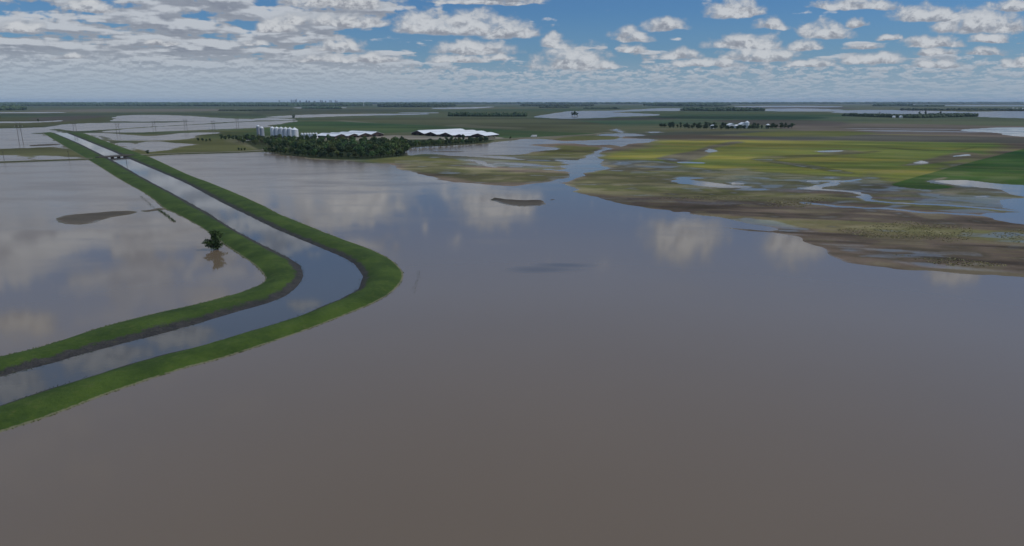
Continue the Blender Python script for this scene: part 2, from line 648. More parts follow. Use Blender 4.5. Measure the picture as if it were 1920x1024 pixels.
# ------------------------------------------------------------------ water, as traced round its shores
WATER = [
    # the flooded plain
    [(-1500, 309), (-600, 306.5), (0, 305), (60, 303), (150, 300.5), (200, 299.5), (250, 296), (284, 293.5), (302, 291.5), (340, 290), (400, 288), (440, 286.5),
     (492, 286), (527, 290), (565, 295), (615, 299), (652, 300), (690, 305), (715, 307), (742, 308), (752, 314), (762, 320),
     (790, 327), (825, 334), (820, 336), (865, 342), (902, 346), (965, 350), (1002, 345), (1040, 340), (1045, 344), (1067, 345),
     (1075, 355), (1072, 361), (1105, 370), (1130, 377), (1166, 385), (1212, 391), (1282, 400), (1325, 407), (1367, 413),
     (1452, 427), (1435, 433), (1484, 446), (1530, 458), (1548, 466), (1564, 483), (1633, 499), (1697, 507), (1803, 514), (1883, 518),
     (1920, 520), (2100, 536), (2400, 560), (3200, 700), (3200, 1500), (-2000, 1500)],
    # the canal north of the bridge
    [(203, 300), (241, 296), (232, 290), (178, 268), (127, 248.5), (100, 248.5), (150, 271), (196, 295)],
    # the creek through the mud flats
    [(1000, 347), (1040, 337), (1066, 329), (1076, 323), (1062, 320.5), (1042, 319), (1064, 316), (1040, 311), (1062, 309), (1040, 304), (1050, 299.5), (1075, 300.5),
     (1100, 297), (1115, 294), (1126, 287), (1130, 281), (1124, 278), (1142, 277), (1136, 281), (1138, 292), (1126, 299), (1108, 305),
     (1118, 311), (1132, 317), (1110, 321), (1090, 329), (1062, 337), (1042, 345)],
    # west pond beyond the road
    [(-900, 245), (-300, 242), (0, 241), (62, 239.5), (98, 238.5), (120, 234), (120, 238.5), (112, 241), (88, 243), (101, 246), (82, 248.5),
     (80, 251), (95, 257), (108, 264), (117, 271), (126, 278), (112, 275.5), (60, 276.5), (0, 278.5), (-300, 281), (-900, 286)],
    [(98, 240), (120, 234), (172, 231), (325, 230), (375, 227.5), (420, 226), (480, 225.3), (480, 227), (425, 229.3), (325, 234.5), (250, 240),
     (175, 244.5), (140, 245), (118, 242.5)],
    [(-500, 289), (0, 291), (16, 292), (50, 295), (80, 298.5), (40, 300.5), (0, 303), (-500, 312)],
    [(74, 292.5), (88, 292.5), (125, 295), (149, 295), (135, 297.5), (90, 298)],
    [(197, 227.3), (220, 225), (210, 221), (220, 217.5), (250, 216), (300, 216), (375, 219), (430, 222.5), (480, 223.8), (412, 226), (325, 227.2), (250, 228)],
    [(203, 246.5), (250, 241.5), (325, 236), (425, 230.7), (480, 228.3), (530, 226.5), (556, 226), (535, 231), (509, 236), (475, 239.5), (425, 242),
     (350, 244.5), (300, 246), (265, 248), (215, 248)],
    [(500, 220), (550, 216.3), (611, 214.5), (760, 213.6), (805, 213.2), (805, 214.6), (655, 217.2), (611, 219.2), (560, 220.5)],
    [(480, 222.5), (520, 221.5), (556, 223.5), (540, 225), (480, 226)],
    [(705, 212.4), (760, 211.4), (820, 211.2), (815, 212.3)],
    [(162, 250), (200, 249.7), (237, 253), (262, 255.5), (303, 254.5), (340, 250), (372, 249), (407, 249), (395, 251.5), (369, 255), (350, 260),
     (320, 262), (256, 264), (228, 263), (200, 258), (180, 255)],
    [(219, 269), (240, 268), (252, 270), (266, 266), (312, 266), (341, 269), (363, 271), (346, 274), (316, 279), (290, 285), (264, 281), (245, 277.5), (230, 273)],
    [(168, 253.5), (201, 265.5), (236, 281), (240, 281), (206, 265.5), (174, 254)],
    # pond east of the barns
    [(765, 277.5), (822, 275), (912, 269), (952, 264), (980, 261), (1022, 261), (1057, 266), (1052, 269), (1010, 270), (992, 272.5), (1030, 274.5),
     (1037, 280), (1002, 285), (965, 289), (902, 291), (940, 293.5), (980, 297), (982, 300), (940, 298.5), (890, 295), (852, 292), (800, 289), (765, 292)],
    [(1050, 265.5), (1095, 264), (1162, 261), (1165, 256), (1122, 254.5), (1152, 250.5), (1187, 251), (1215, 254.5), (1175, 256), (1174, 260), (1230, 261.5),
     (1210, 267.5), (1177, 270), (1176, 275), (1152, 271), (1102, 272.5), (1075, 269.5), (1050, 268)],
    [(872, 300), (890, 301), (905, 308), (928, 313.5), (915, 314), (895, 309)],
    [(915, 306), (960, 307.5), (1015, 310.5), (1040, 313), (1000, 312), (950, 309.5)],
    # lakes towards the horizon
    [(1003, 219), (1040, 212), (1055, 209.5), (1115, 208), (1185, 207.3), (1200, 209), (1150, 211), (1242, 214.5), (1220, 217), (1150, 219), (1085, 222.5), (1020, 221)],
    [(1180, 206.5), (1240, 203.2), (1282, 204), (1282, 207.5), (1190, 208)],
    [(1380, 199.3), (1480, 198.6), (1575, 199.3), (1560, 200.8), (1400, 200.8)],
    [(1432, 204.5), (1500, 203.6), (1575, 206), (1560, 209), (1432, 208.2)],
    [(1560, 207.5), (1665, 206.5), (1777, 209), (1815, 210), (1920, 208.5), (2400, 208), (2400, 226), (1920, 221.5), (1815, 217.5), (1760, 215), (1665, 213.5), (1590, 212)],
    [(1680, 196.4), (1715, 195.8), (1712, 198.3)], [(1765, 197.3), (1920, 197.4), (2100, 197.5), (1920, 199.2), (1765, 198.6)],
    [(556, 201.6), (640, 201.3), (645, 202.6), (560, 203)], [(812, 202.6), (885, 201.2), (930, 200), (890, 203.4), (820, 204)],
    [(-400, 210.4), (60, 210.6), (110, 210.8), (60, 211.9), (-400, 212.2)],
    [(-300, 229.5), (50, 228.3), (110, 226), (125, 226.3), (70, 229.8), (0, 231.2), (-300, 233)],
    # wet ground to the right
    [(1800, 243.5), (1845, 240.5), (1880, 239.5), (2100, 242), (2100, 262), (1920, 256.5), (1885, 252.5), (1850, 247.5)],
    [(1552, 284), (1575, 283.2), (1598, 284.2), (1575, 286), (1555, 285.8)],
    [(1714, 306), (1730, 302), (1737, 303.5), (1730, 306.3)], [(1793, 293), (1812, 290), (1822, 290.5), (1810, 293.2), (1797, 294)],
    [(1757, 340), (1790, 338), (1830, 341), (1865, 345), (1920, 347), (2150, 350), (2150, 395), (1920, 367.5), (1895, 357), (1865, 353.5), (1815, 350), (1785, 346)],
    [(1880, 378), (1920, 373.5), (2150, 372), (2150, 445), (1920, 420.5), (1880, 414), (1845, 405.5), (1870, 400), (1905, 397), (1885, 388)],
    [(1265, 340), (1290, 336.5), (1312, 341), (1370, 347.5), (1408, 350.5), (1380, 352.5), (1335, 350.5), (1285, 344)],
    [(1312, 284), (1330, 280), (1337, 281), (1325, 285.5), (1315, 286)], [(1288, 303), (1300, 302.8), (1303, 304.5), (1290, 304.8)],
    [(1214, 248), (1228, 247.3), (1233, 248.8), (1220, 249.3)],
]
BROOKS = [   # thin runnels: centre line, width in metres
    ([(1514, 354), (1540, 348), (1565, 341.5), (1590, 336), (1606, 335.3)], 5.5),
    ([(1514, 354), (1535, 355.5), (1580, 359), (1608, 362.5), (1617, 366), (1612, 370), (1630, 375), (1665, 379), (1777, 384), (1852, 390), (1900, 396)], 4.2),
    ([(1507, 382), (1552, 384), (1652, 391), (1727, 399), (1850, 406)], 3.4),
    ([(1142, 242), (1150, 244), (1166, 248.5)], 9.0),
]
ISLANDS = [
    [(105, 411), (125, 405), (175, 399), (252, 394), (266, 395.5), (254, 401), (212, 407), (175, 417), (140, 421), (112, 418)],
    [(272, 394.5), (290, 392), (312, 388), (318, 391), (290, 396), (275, 397.5)],
    [(915, 375.5), (930, 371.5), (952, 373.5), (990, 374), (1010, 374.5), (1028, 381), (1010, 386.5), (970, 388), (945, 385.5), (932, 379)],
    [(1027, 373), (1033, 372.6), (1038, 373.4), (1032, 374)],
    [(1357, 424.5), (1390, 426), (1440, 434), (1434, 436), (1385, 429)],
    [(48, 273.5), (80, 271), (108, 270), (108, 272.5), (70, 274.3), (50, 275)],
    [(815, 284), (850, 283), (880, 284.2), (850, 285.5)],
]
# land cover, painted in order: outline, albedo, softness (share of distance), strength, ragged edge
OLIVE, MUD, MUDW = (0.098, 0.104, 0.056), (0.158, 0.118, 0.084), (0.118, 0.093, 0.072)
YEL, DGRN, FGRN, DRK = (0.146, 0.174, 0.034), (0.048, 0.098, 0.022), (0.042, 0.072, 0.028), (0.048, 0.056, 0.042)
TAN = (0.20, 0.17, 0.125)
COVER = [
    # broad mud flats of the right
    ([(740, 300), (870, 290), (1060, 258), (1240, 255), (1500, 250), (1760, 252), (2100, 262), (2300, 600), (1900, 560), (1540, 520), (1300, 440), (1060, 395), (940, 372), (780, 345)], MUD, .02, 1.0, .8),
    ([(1180, 250), (1500, 246), (1920, 258), (2000, 262), (1920, 270), (1500, 262), (1230, 262)], DRK, .01, .75, .6),
    # crop showing through it
    ([(1142, 288), (1205, 275), (1255, 265), (1350, 263.5), (1425, 265), (1580, 265), (1815, 268), (1915, 274), (1765, 320), (1680, 342), (1640, 322), (1590, 331), (1440, 322), (1412, 313), (1325, 315), (1275, 306), (1175, 301)], YEL, .022, .92, 1.05),
    ([(1090, 345), (1120, 325), (1200, 310), (1330, 318), (1460, 325), (1590, 333), (1520, 350), (1420, 345), (1350, 358), (1520, 374), (1400, 376), (1250, 360), (1130, 357)], (0.088, 0.090, 0.032), .012, .75, 1.1),
    ([(1330, 375), (1420, 370), (1540, 372), (1480, 382)], (0.10, 0.10, 0.045), .01, .5, 1.2),
    ([(1590, 440), (1700, 422), (1800, 432), (1790, 446), (1680, 450)], (0.115, 0.10, 0.045), .01, .6, 1.2), ([(1860, 436), (1930, 428), (2050, 440), (1930, 452)], (0.115, 0.10, 0.045), .01, .6, 1.2),
    ([(800, 306), (880, 318), (960, 325), (1070, 327), (1010, 340), (900, 340), (830, 328), (780, 318)], (0.088, 0.088, 0.034), .012, .8, 1.0),
    ([(690, 302), (760, 293), (850, 297), (870, 305), (800, 308), (745, 305)], (0.108, 0.105, 0.034), .01, .9, .8),
    ([(995, 297), (1010, 288), (1050, 273), (1090, 275), (1125, 277), (1120, 290), (1090, 298), (1030, 299)], (0.108, 0.105, 0.034), .008, .95, .6),
    ([(1040, 262), (1080, 256), (1150, 256), (1160, 261), (1090, 263)], (0.085, 0.095, 0.030), .008, .9, .5),
    ([(1140, 310), (1180, 300), (1260, 306), (1250, 316), (1160, 322)], (0.070, 0.060, 0.045), .01, .7, 1.0),
    # tracks and bare streaks in the crop
    ([(1235, 297), (1300, 283), (1330, 274), (1375, 266), (1390, 267.5), (1345, 277), (1330, 288), (1300, 300), (1270, 304)], MUDW, .006, .85, .7),
    ([(1405, 299), (1470, 292), (1560, 289), (1640, 283), (1640, 286), (1560, 293), (1450, 300), (1510, 308), (1600, 324), (1580, 326), (1480, 310)], (0.085, 0.075, 0.03), .006, .75, .5),
    ([(1690, 311), (1740, 298), (1800, 286), (1830, 287), (1840, 294), (1760, 306), (1720, 310)], MUDW, .006, .8, .6),
    ([(1535, 286), (1560, 280), (1600, 282), (1610, 286), (1560, 289)], MUDW, .006, .6, .6),
    ([(1592, 271), (1660, 277), (1780, 282), (1830, 275), (1800, 283), (1700, 282)], (0.07, 0.075, 0.025), .004, .8, .3),
    # north of the crop
    ([(1440, 236), (1620, 232), (1850, 236), (2000, 240), (2100, 262), (1900, 258), (1700, 252), (1520, 246)], MUDW, .01, .85, .9),
    ([(1380, 252), (1450, 247), (1570, 246), (1640, 250), (1560, 256), (1440, 256)], (0.095, 0.105, 0.028), .008, .9, .6),
    ([(1440, 258), (1520, 254), (1560, 258), (1490, 263)], DRK, .008, .5, .6),
    ([(1215, 256), (1300, 252), (1420, 260), (1300, 264)], (0.085, 0.062, 0.040), .01, .7, .7),
    # the green field with the sharp edge
    ([(1672, 346), (1750, 323.5), (1830, 302), (1920, 279.3), (2150, 226), (2300, 226), (2300, 356), (1920, 348), (1865, 346), (1830, 342), (1790, 339), (1758, 339), (1742, 343), (1790, 351), (1740, 356), (1700, 352)], DGRN, .001, 1.0, .05),
    ([(1735, 340), (1770, 333), (1772, 335), (1748, 342)], TAN, .003, .7, .5), ([(1740, 362), (1790, 363), (1785, 366), (1745, 365)], TAN, .004, .7, .9),
    ([(1640, 346), (1680, 349), (1665, 352), (1645, 350)], MUDW, .01, .6, .9),
    # fields round the farm
    ([(440, 254), (470, 244), (515, 236), (560, 228.5), (640, 229), (700, 231.5), (830, 237.5), (925, 243), (1050, 248), (1150, 251.5), (1090, 255), (1000, 258), (960, 260), (915, 257), (780, 247), (700, 252), (560, 254)], FGRN, .004, 1.0, .2),
    ([(560, 227.5), (640, 222), (800, 220), (1000, 222), (1130, 232), (1160, 249), (1050, 247.5), (925, 242), (830, 236.5), (700, 230.5), (640, 228)], (0.078, 0.080, 0.040), .006, .9, .4),
    ([(828, 236.3), (870, 233), (905, 236), (990, 240), (960, 241.5), (880, 239)], (0.16, 0.15, 0.10), .006, .6, .9), ([(640, 226), (680, 228.5), (705, 231), (650, 228.6)], (0.15, 0.14, 0.10), .006, .6, .9),
    ([(165, 251), (260, 256), (330, 252), (420, 246), (500, 240), (470, 248), (440, 255), (420, 265), (480, 283), (400, 288), (300, 290), (240, 283), (250, 270), (330, 264), (360, 256)], (0.050, 0.068, 0.024), .006, .9, .4),
    ([(110, 247), (220, 245), (330, 235), (480, 227), (480, 229), (330, 237), (240, 246), (300, 248), (270, 252), (230, 250)], (0.044, 0.062, 0.026), .004, .9, .3),
    ([(-700, 283), (0, 279), (90, 274), (130, 280), (170, 296), (100, 299), (60, 293), (0, 290), (-700, 300)], (0.072, 0.070, 0.030), .006, .95, .5),
    ([(-700, 240), (0, 240), (80, 239), (110, 232), (190, 229), (215, 222), (190, 217), (60, 220), (-700, 226)], (0.070, 0.072, 0.032), .006, .9, .5),
    ([(60, 221), (150, 217), (210, 218), (150, 224), (110, 229), (60, 226)], (0.080, 0.068, 0.058), .01, .8, .8),
    ([(-500, 214), (60, 213), (300, 212), (480, 213), (480, 219), (300, 214.5), (210, 216), (60, 218), (-500, 221)], (0.052, 0.064, 0.036), .006, .9, .4),
    ([(60, 207), (200, 205), (400, 204.5), (480, 206.5), (350, 209.5), (200, 210), (90, 209)], (0.16, 0.135, 0.105), .02, .75, 1.2),
    ([(440, 255), (455, 262), (520, 268), (600, 266), (700, 265), (800, 262), (912, 258), (915, 267), (770, 279), (764, 292), (690, 299), (620, 298.5), (560, 294), (500, 287)], (0.026, 0.036, 0.016), .003, 1.0, .2),
    ([(560, 259), (610, 257), (740, 254), (800, 256), (860, 258), (930, 257.5), (940, 260), (905, 263), (800, 261.5), (700, 262.5), (620, 263)], (0.21, 0.18, 0.14), .004, .9, .5),
    ([(900, 261), (960, 259.5), (1060, 255), (1120, 251.5), (1122, 252.8), (1060, 257), (960, 262)], (0.13, 0.115, 0.075), .003, .9, .3),
    # far fields
    ([(1005, 222.5), (1090, 223.5), (1230, 219), (1300, 222), (1200, 226), (1050, 226)], (0.05, 0.045, 0.04), .01, .7, .7),
    ([(1210, 219), (1280, 217), (1480, 218), (1560, 221), (1480, 225), (1280, 223)], (0.030, 0.048, 0.024), .006, .9, .4),
    ([(1180, 209), (1300, 209), (1500, 209.5), (1590, 213), (1590, 218), (1480, 218), (1240, 216.5)], (0.052, 0.075, 0.032), .006, .9, .3),
    ([(1330, 226), (1480, 225), (1580, 229), (1560, 236), (1420, 234)], (0.075, 0.058, 0.050), .01, .7, .8),
    ([(1380, 201), (1575, 201), (1590, 204), (1440, 203.5)], (0.075, 0.06, 0.055), .01, .7, .6),
    ([(680, 212), (850, 206), (1050, 203), (1190, 204), (1100, 207), (1040, 211), (1000, 217), (820, 213)], (0.050, 0.072, 0.034), .006, .9, .3),
    ([(480, 206), (640, 204), (820, 206), (700, 211), (560, 215), (480, 213)], (0.058, 0.066, 0.040), .01, .9, .5),
]
WETS = [   # glistening mud: outline, amount
    ([(1500, 376), (1620, 384), (1760, 392), (1880, 398), (1880, 412), (1740, 408), (1600, 396), (1480, 388)], .5),
    ([(1700, 372), (1800, 368), (1900, 372), (1910, 398), (1820, 390), (1720, 383)], .62),
    ([(1570, 242), (1640, 238.5), (1760, 240), (1880, 246), (1800, 252), (1660, 247)], .85),
    ([(1400, 415), (1560, 470), (1750, 508), (1920, 520), (2200, 545), (2200, 500), (1900, 490), (1700, 472), (1560, 440), (1440, 412)], .8),
    ([(1000, 300), (1080, 298), (1180, 304), (1200, 316), (1120, 322), (1040, 322), (960, 312)], .15),
    ([(1160, 366), (1210, 364), (1250, 368), (1200, 370)], .9), ([(1370, 391), (1400, 388), (1430, 391), (1400, 394)], 1.0),
    ([(860, 298), (960, 303), (1020, 310), (980, 316), (900, 312)], .6),
    ([(1400, 331), (1500, 344), (1590, 349), (1500, 350), (1400, 342)], .3),
    ([(1860, 438), (1960, 430), (2100, 450), (1900, 475), (1840, 456)], .45),
    ([(240, 263), (320, 262), (360, 265), (320, 267), (240, 267)], .7),
]


def build_ground():
    ys = np.concatenate([np.arange(192.45, 330, 0.8), np.arange(330, 540, 1.1), np.arange(540, 1000, 14)])
    dep = np.arctan(322.0 / FOC) + np.arctan((ys - 512) / FOC)
    dist = np.concatenate([[34000.0], CAM_H / np.tan(dep), [60, 20]])
    inner = np.linspace(-38.5, 38.5, 1180)
    az = np.radians(np.concatenate([np.linspace(-80, -39, 60), inner, np.linspace(39, 80, 60)]))
    D, A = np.meshgrid(dist, az, indexing='ij')
    # rings are straight across the view so that rows keep their spacing
    cosA = np.maximum(np.cos(A), np.cos(R(38.5)))
    X, Y = (D / cosA * np.sin(A)).ravel(), (D / cosA * np.cos(A)).ravel()
    d = np.hypot(X, Y)
    # shores wander a little
    wx, wy = np.zeros_like(X), np.zeros_like(X)
    for i, L in enumerate((4, 9, 22, 50, 120, 300)):
        k = np.clip((0.07 * d - L) / (0.03 * d) + 1, 0, 1) * np.clip(L / (d * d / 76800 * .8) - .6, 0, 1)
        wx += L * .19 * k * vnoise(X / L, Y / L, 40 + i)
        wy += L * .19 * k * vnoise(X / L + 31, Y / L + 17, 50 + i)
    Xw, Yw = X + wx, Y + wy
    water = np.full(X.shape, -1e6)
    for p in WATER:
        wp = world_poly(smooth_poly(p, 4))
        far = np.hypot(*wp.T).min()
        water = np.maximum(water, sdist(wp, Xw, Yw, 0.12 * min(far, 4000) + 20))
    for line, wd in BROOKS:
        L = np.array([at(*q) for q in line])
        dd = np.full(X.shape, 1e6)
        sel = np.where((Y > L[:, 1].min() - 60) & (Y < L[:, 1].max() + 60) & (X > L[:, 0].min() - 60) & (X < L[:, 0].max() + 60))[0]
        x, y = Xw[sel], Yw[sel]
        b = np.full(len(sel), 1e6)
        for (ax, ay), (bx, by) in zip(L[:-1], L[1:]):
            ex, ey = bx - ax, by - ay
            t = np.clip(((x - ax) * ex + (y - ay) * ey) / (ex * ex + ey * ey), 0, 1)
            b = np.minimum(b, np.hypot(x - ax - t * ex, y - ay - t * ey))
        dd[sel] = b
        water = np.maximum(water, wd / 2 - dd)
    isl = np.full(X.shape, -1e6)
    for p in ISLANDS:
        isl = np.maximum(isl, sdist(world_poly(smooth_poly(p, 4)), Xw, Yw, 60))
    sw = np.where(isl > -50, np.minimum(water, -isl), water)       # positive in water
    # cover
    n_big = fbm_lod(X, Y, d, (900, 400, 180, 80, 36, 16, 7), 3, .72, 1.6)
    n_mid = fbm_lod(X, Y, d, (160, 70, 30, 14, 6), 23, .75, 2.2)
    n_fld = fbm_lod(X, Y, d, (4200, 1800, 800, 360), 61, .6, 1.5)
    col = np.empty((len(X), 3))
    col[:] = OLIVE
    k = np.clip(.5 + n_fld * 1.5, 0, 1)[:, None]
    col = col * (1 - k) + np.array((0.066, 0.084, 0.044)) * k
    wet = np.zeros(len(X))
    # sprouting rows and bare streaks across the flats
    s0, s1 = np.array(at(1564, 483)), np.array(at(1920, 520))
    sa = math.atan2(*(s1 - s0)[::-1]) * .55
    Xr, Yr = X * math.cos(sa) + Y * math.sin(sa), -X * math.sin(sa) + Y * math.cos(sa)
    st = np.clip(1.5 * fbm_lod(Xr, Yr, d, (60, 26, 11, 5, 2.6), 83, .85, 6.0), -1, 1)
    st2 = np.clip(1.4 * fbm_lod(Xr, Yr, d, (240, 100, 45, 20), 97, .75, 3.5), -1, 1)
    flats = sdist(world_poly(smooth_poly(COVER[0][0], 3)), X, Y, 100) > 0
    for ci, (poly, c, soft, op, rag) in enumerate(COVER):
        if ci == 2:      # streaks lie on the bare flats, the sown crops come after
            k1 = (np.clip((st + .5 * st2 - .05) * 5, 0, 1) * flats * .65)[:, None]
            col = col * (1 - k1) + np.array((0.172, 0.150, 0.060)) * k1
            k2 = (np.clip((-st + .6 * st2 - .06) * 5, 0, 1) * flats * .6)[:, None]
            col = col * (1 - k2) + np.array((0.090, 0.070, 0.056)) * k2
            k3 = (np.clip((st2 + .6 * st - .20) * 5, 0, 1) * flats * .4)[:, None]
            col = col * (1 - k3) + np.array((0.085, 0.112, 0.032)) * k3
        sd = sdist(world_poly(smooth_poly(poly, 3)), X, Y, 400)
        mk = np.clip(sd / (soft * d) * .5 + .5 + rag * (n_big * 1.3 + n_mid * .9), 0, 1)
        mk = np.where(sd < -390, 0, mk * mk * (3 - 2 * mk)) * op
        mk *= np.clip(1.0 + sd / (0.06 * d + 20), 0, 1) if rag > .3 else 1.0
        col = col * (1 - mk[:, None]) + np.array(c) * mk[:, None]
    for poly, amt in WETS:
        sd = sdist(world_poly(smooth_poly(poly, 3)), X, Y, 200)
        mk = np.clip(sd / (.012 * d) * .5 + .5 + 1.2 * n_mid + .6 * n_big, 0, 1) * (sd > -150) * np.clip(1.0 + sd / (0.05 * d), 0, 1)
        wet = np.maximum(wet, mk * amt)
    crop_ = np.clip((col[:, 1] - col[:, 0] * 1.02) * 60, 0, 1)
    wet = np.clip(wet * (.75 + 1.7 * st) + flats * np.clip(st2 * 1.1 - .2 - st * .9, 0, .55), 0, 1) * (1 - crop_)
    col[:, 0] *= 1 + np.clip(.9 * n_big + .5 * st, -.35, .35) * crop_
    n_fine = fbm_lod(X, Y, d, (19, 10, 6), 131, .9, 1.5) * 1.9
    flatness = flats * (1 - .6 * crop_)
    m1 = (np.clip((n_fine - .12) * 2.6, 0, 1) * flatness * .5)[:, None]
    col = col * (1 - m1) + np.array((0.205, 0.172, 0.098)) * m1
    m2 = (np.clip((-n_fine - .15) * 2.6, 0, 1) * flatness * .55)[:, None]
    col = col * (1 - m2) + np.array((0.078, 0.068, 0.042)) * m2
    wet = np.clip(wet + flatness * np.clip(-1.3 * n_fine + .5 * st - .42, 0, .7) * (1 - crop_), 0, 1)
    # mud on the islands and a rim of wet mud along the shores near by
    onisl = np.clip(isl / 1.5, 0, 1)[:, None]
    col = col * (1 - onisl) + np.array((0.092, 0.079, 0.062)) * onisl
    rim = np.clip(1 + sw / (0.010 * d + 1.0), 0, 1) * (sw < 0) * np.clip((2600 - d) / 900, 0, 1)
    rimc = (rim * np.clip(.7 + n_mid, 0.25, 1))[:, None]
    col = col * (1 - rimc * .5) + np.array(MUD) * rimc * .5
    wet = np.maximum(wet, np.clip(rim * (.75 + .9 * st), 0, 1))
    col *= (1.0 + .85 * n_mid + .45 * n_big + .45 * st)[:, None]
    col = np.clip(col, 0.012, 0.5)
    # height: shallow basins under water, pools in the wettest mud
    z = np.where(sw > 0, -np.clip(sw / (0.012 * d + .5), 0, 1) * .5, np.clip(-sw / (np.where(isl > -2, .012, .055) * d), 0, 1) * .22 + .010)
    pool = np.clip((wet - .90) * 4, 0, 1) * np.clip((n_mid * 1.5 + n_big - .06) * 6, 0, 1)
    z = np.where((sw <= 0) & (pool > .05), z - pool * .34, z)
    z += np.where((sw <= 0) & (isl < -3), .03 * np.clip(n_mid, -.3, 1) + .055 * np.clip(st + .5 * n_mid, -.9, 1) * flats * np.clip(1 + sw / (.05 * d), 0, 1), 0)
    nr, nc = D.shape
    idx = np.arange(nr * nc).reshape(nr, nc)
    F = np.stack([idx[1:, :-1], idx[1:, 1:], idx[:-1, 1:], idx[:-1, :-1]], -1).reshape(-1, 4)
    verts = np.stack([X, Y, z], 1)
    # the sown fields are sheets of their own, cut out of the same ground
    cx, cy = X[F].mean(1), Y[F].mean(1)
    fields = [
        (next(p[0] for p in COVER if p[1] is DGRN), 'flat dark green crop field with a sharp straight edge'),
        (next(p[0] for p in COVER if p[1] is YEL), 'broad yellow green crop streaked with bare mud tracks'),
        (next(p[0] for p in COVER if p[1] is FGRN), 'dark green crop field stretching behind the white roofed barns'),
    ]
    rest = np.ones(len(F), bool)
    for poly, lab in fields:
        s = sdist(world_poly(smooth_poly(poly, 3)), cx, cy, 50)
        m = (s > 0) & rest & (z[F].max(1) > 0)
        rest &= ~m
        used, inv = np.unique(F[m], return_inverse=True)
        o = np_mesh('crop_field', verts[used], inv.reshape(-1, 4), M['ground'], None, True, {'cover': col[used], 'wet': wet[used]})
        tag(o, lab, 'crop field', None, 'structure')
    used, inv = np.unique(F[rest], return_inverse=True)
    g = np_mesh('ground', verts[used], inv.reshape(-1, 4), M['ground'], None, True, {'cover': col[used], 'wet': wet[used]})
    tag(g, 'flat prairie land and mud flats reaching to the horizon', 'ground', None, 'structure')


build_ground()

# one level sheet of flood water
rings = [0, 150, 400, 1000, 3000, 9000, 20000, 34500]
vs, fs = [(0, 0, 0)], []
n = 96
for r in rings[1:]:
    vs += [(r * math.cos(2 * math.pi * i / n), r * math.sin(2 * math.pi * i / n), 0) for i in range(n)]
for i in range(n):
    fs.append((0, 1 + i, 1 + (i + 1) % n))
for k in range(len(rings) - 2):
    a, b = 1 + k * n, 1 + (k + 1) * n
    fs += [(a + i, b + i, b + (i + 1) % n, a + (i + 1) % n) for i in range(n)]
tag(MB().add(vs, fs).build('flood_water', M['flood']), 'silty brown flood water mirroring the clouds', 'water', None, 'structure')

# ------------------------------------------------------------------ levees and canal
RIGHT = [((-330, 920), (-330, 868)), ((-120, 852), (-120, 802)), ((0, 811.6), (0, 761)), ((84, 784), (84, 732)), ((210, 736), (189, 700)), ((336, 694), (294, 669)), ((420, 671), (378, 648)),
         ((504, 643.6), (462, 623)), ((588, 614), (548, 597)), ((672, 580.6), (620, 569)), ((714, 561.7), (650, 555)), ((743, 540.7), (671, 541)),
         ((757, 517.6), (678, 524)), ((748, 501), (675, 508)), ((731, 486), (655, 490)), ((693, 467), (609, 469)), ((630, 444), (555, 446)), ((567, 419), (504, 424)),
         ((521, 400), (463, 403)), ((480, 379), (425, 385)), ((400, 345), (350, 345)), ((350, 326), (305, 325)), ((280, 294), (237, 296)), ((232, 277), (198, 279)), ((160, 250.5), (125, 249.5))]
LEFT = [((-330, 757), (-330, 802)), ((-120, 700), (-120, 744)), ((0, 668.8), (0, 708.7)), ((84, 648), (84, 685.6)), ((189, 614), (210, 650)), ((294, 587), (320, 622)), ((378, 568), (420, 593)), ((454, 547), (520, 562)),
        ((487, 534), (553, 543)), ((497, 524), (567, 526)), ((489, 509), (569, 509)), ((470, 492), (556, 492)), ((424, 461), (510, 468)), ((378, 427), (441, 431.5)),
        ((328, 400), (391, 400)), ((307, 390), (375, 391)), ((275, 365), (330, 366)), ((225, 337), (268, 333)), ((172, 304), (212, 301)), ((125, 277), (165, 277)), ((107, 266), (142, 266)), ((80, 249.5), (102, 249.3))]


def catmull(P, step):
    P = np.array(P, float)
    P = np.vstack([2 * P[0] - P[1], P, 2 * P[-1] - P[-2]])
    out = []
    for i in range(1, len(P) - 2):
        a, b, c, d = P[i - 1], P[i], P[i + 1], P[i + 2]
        L = np.linalg.norm(c[:2] - b[:2])
        k = max(2, int(L / step))
        for j in range(k):
            t = j / k
            out.append(.5 * (2 * b + (c - a) * t + (2 * a - 5 * b + 4 * c - d) * t * t + (3 * b - a - 3 * c + d) * t ** 3))
    out.append(P[-2])
    return np.array(out)


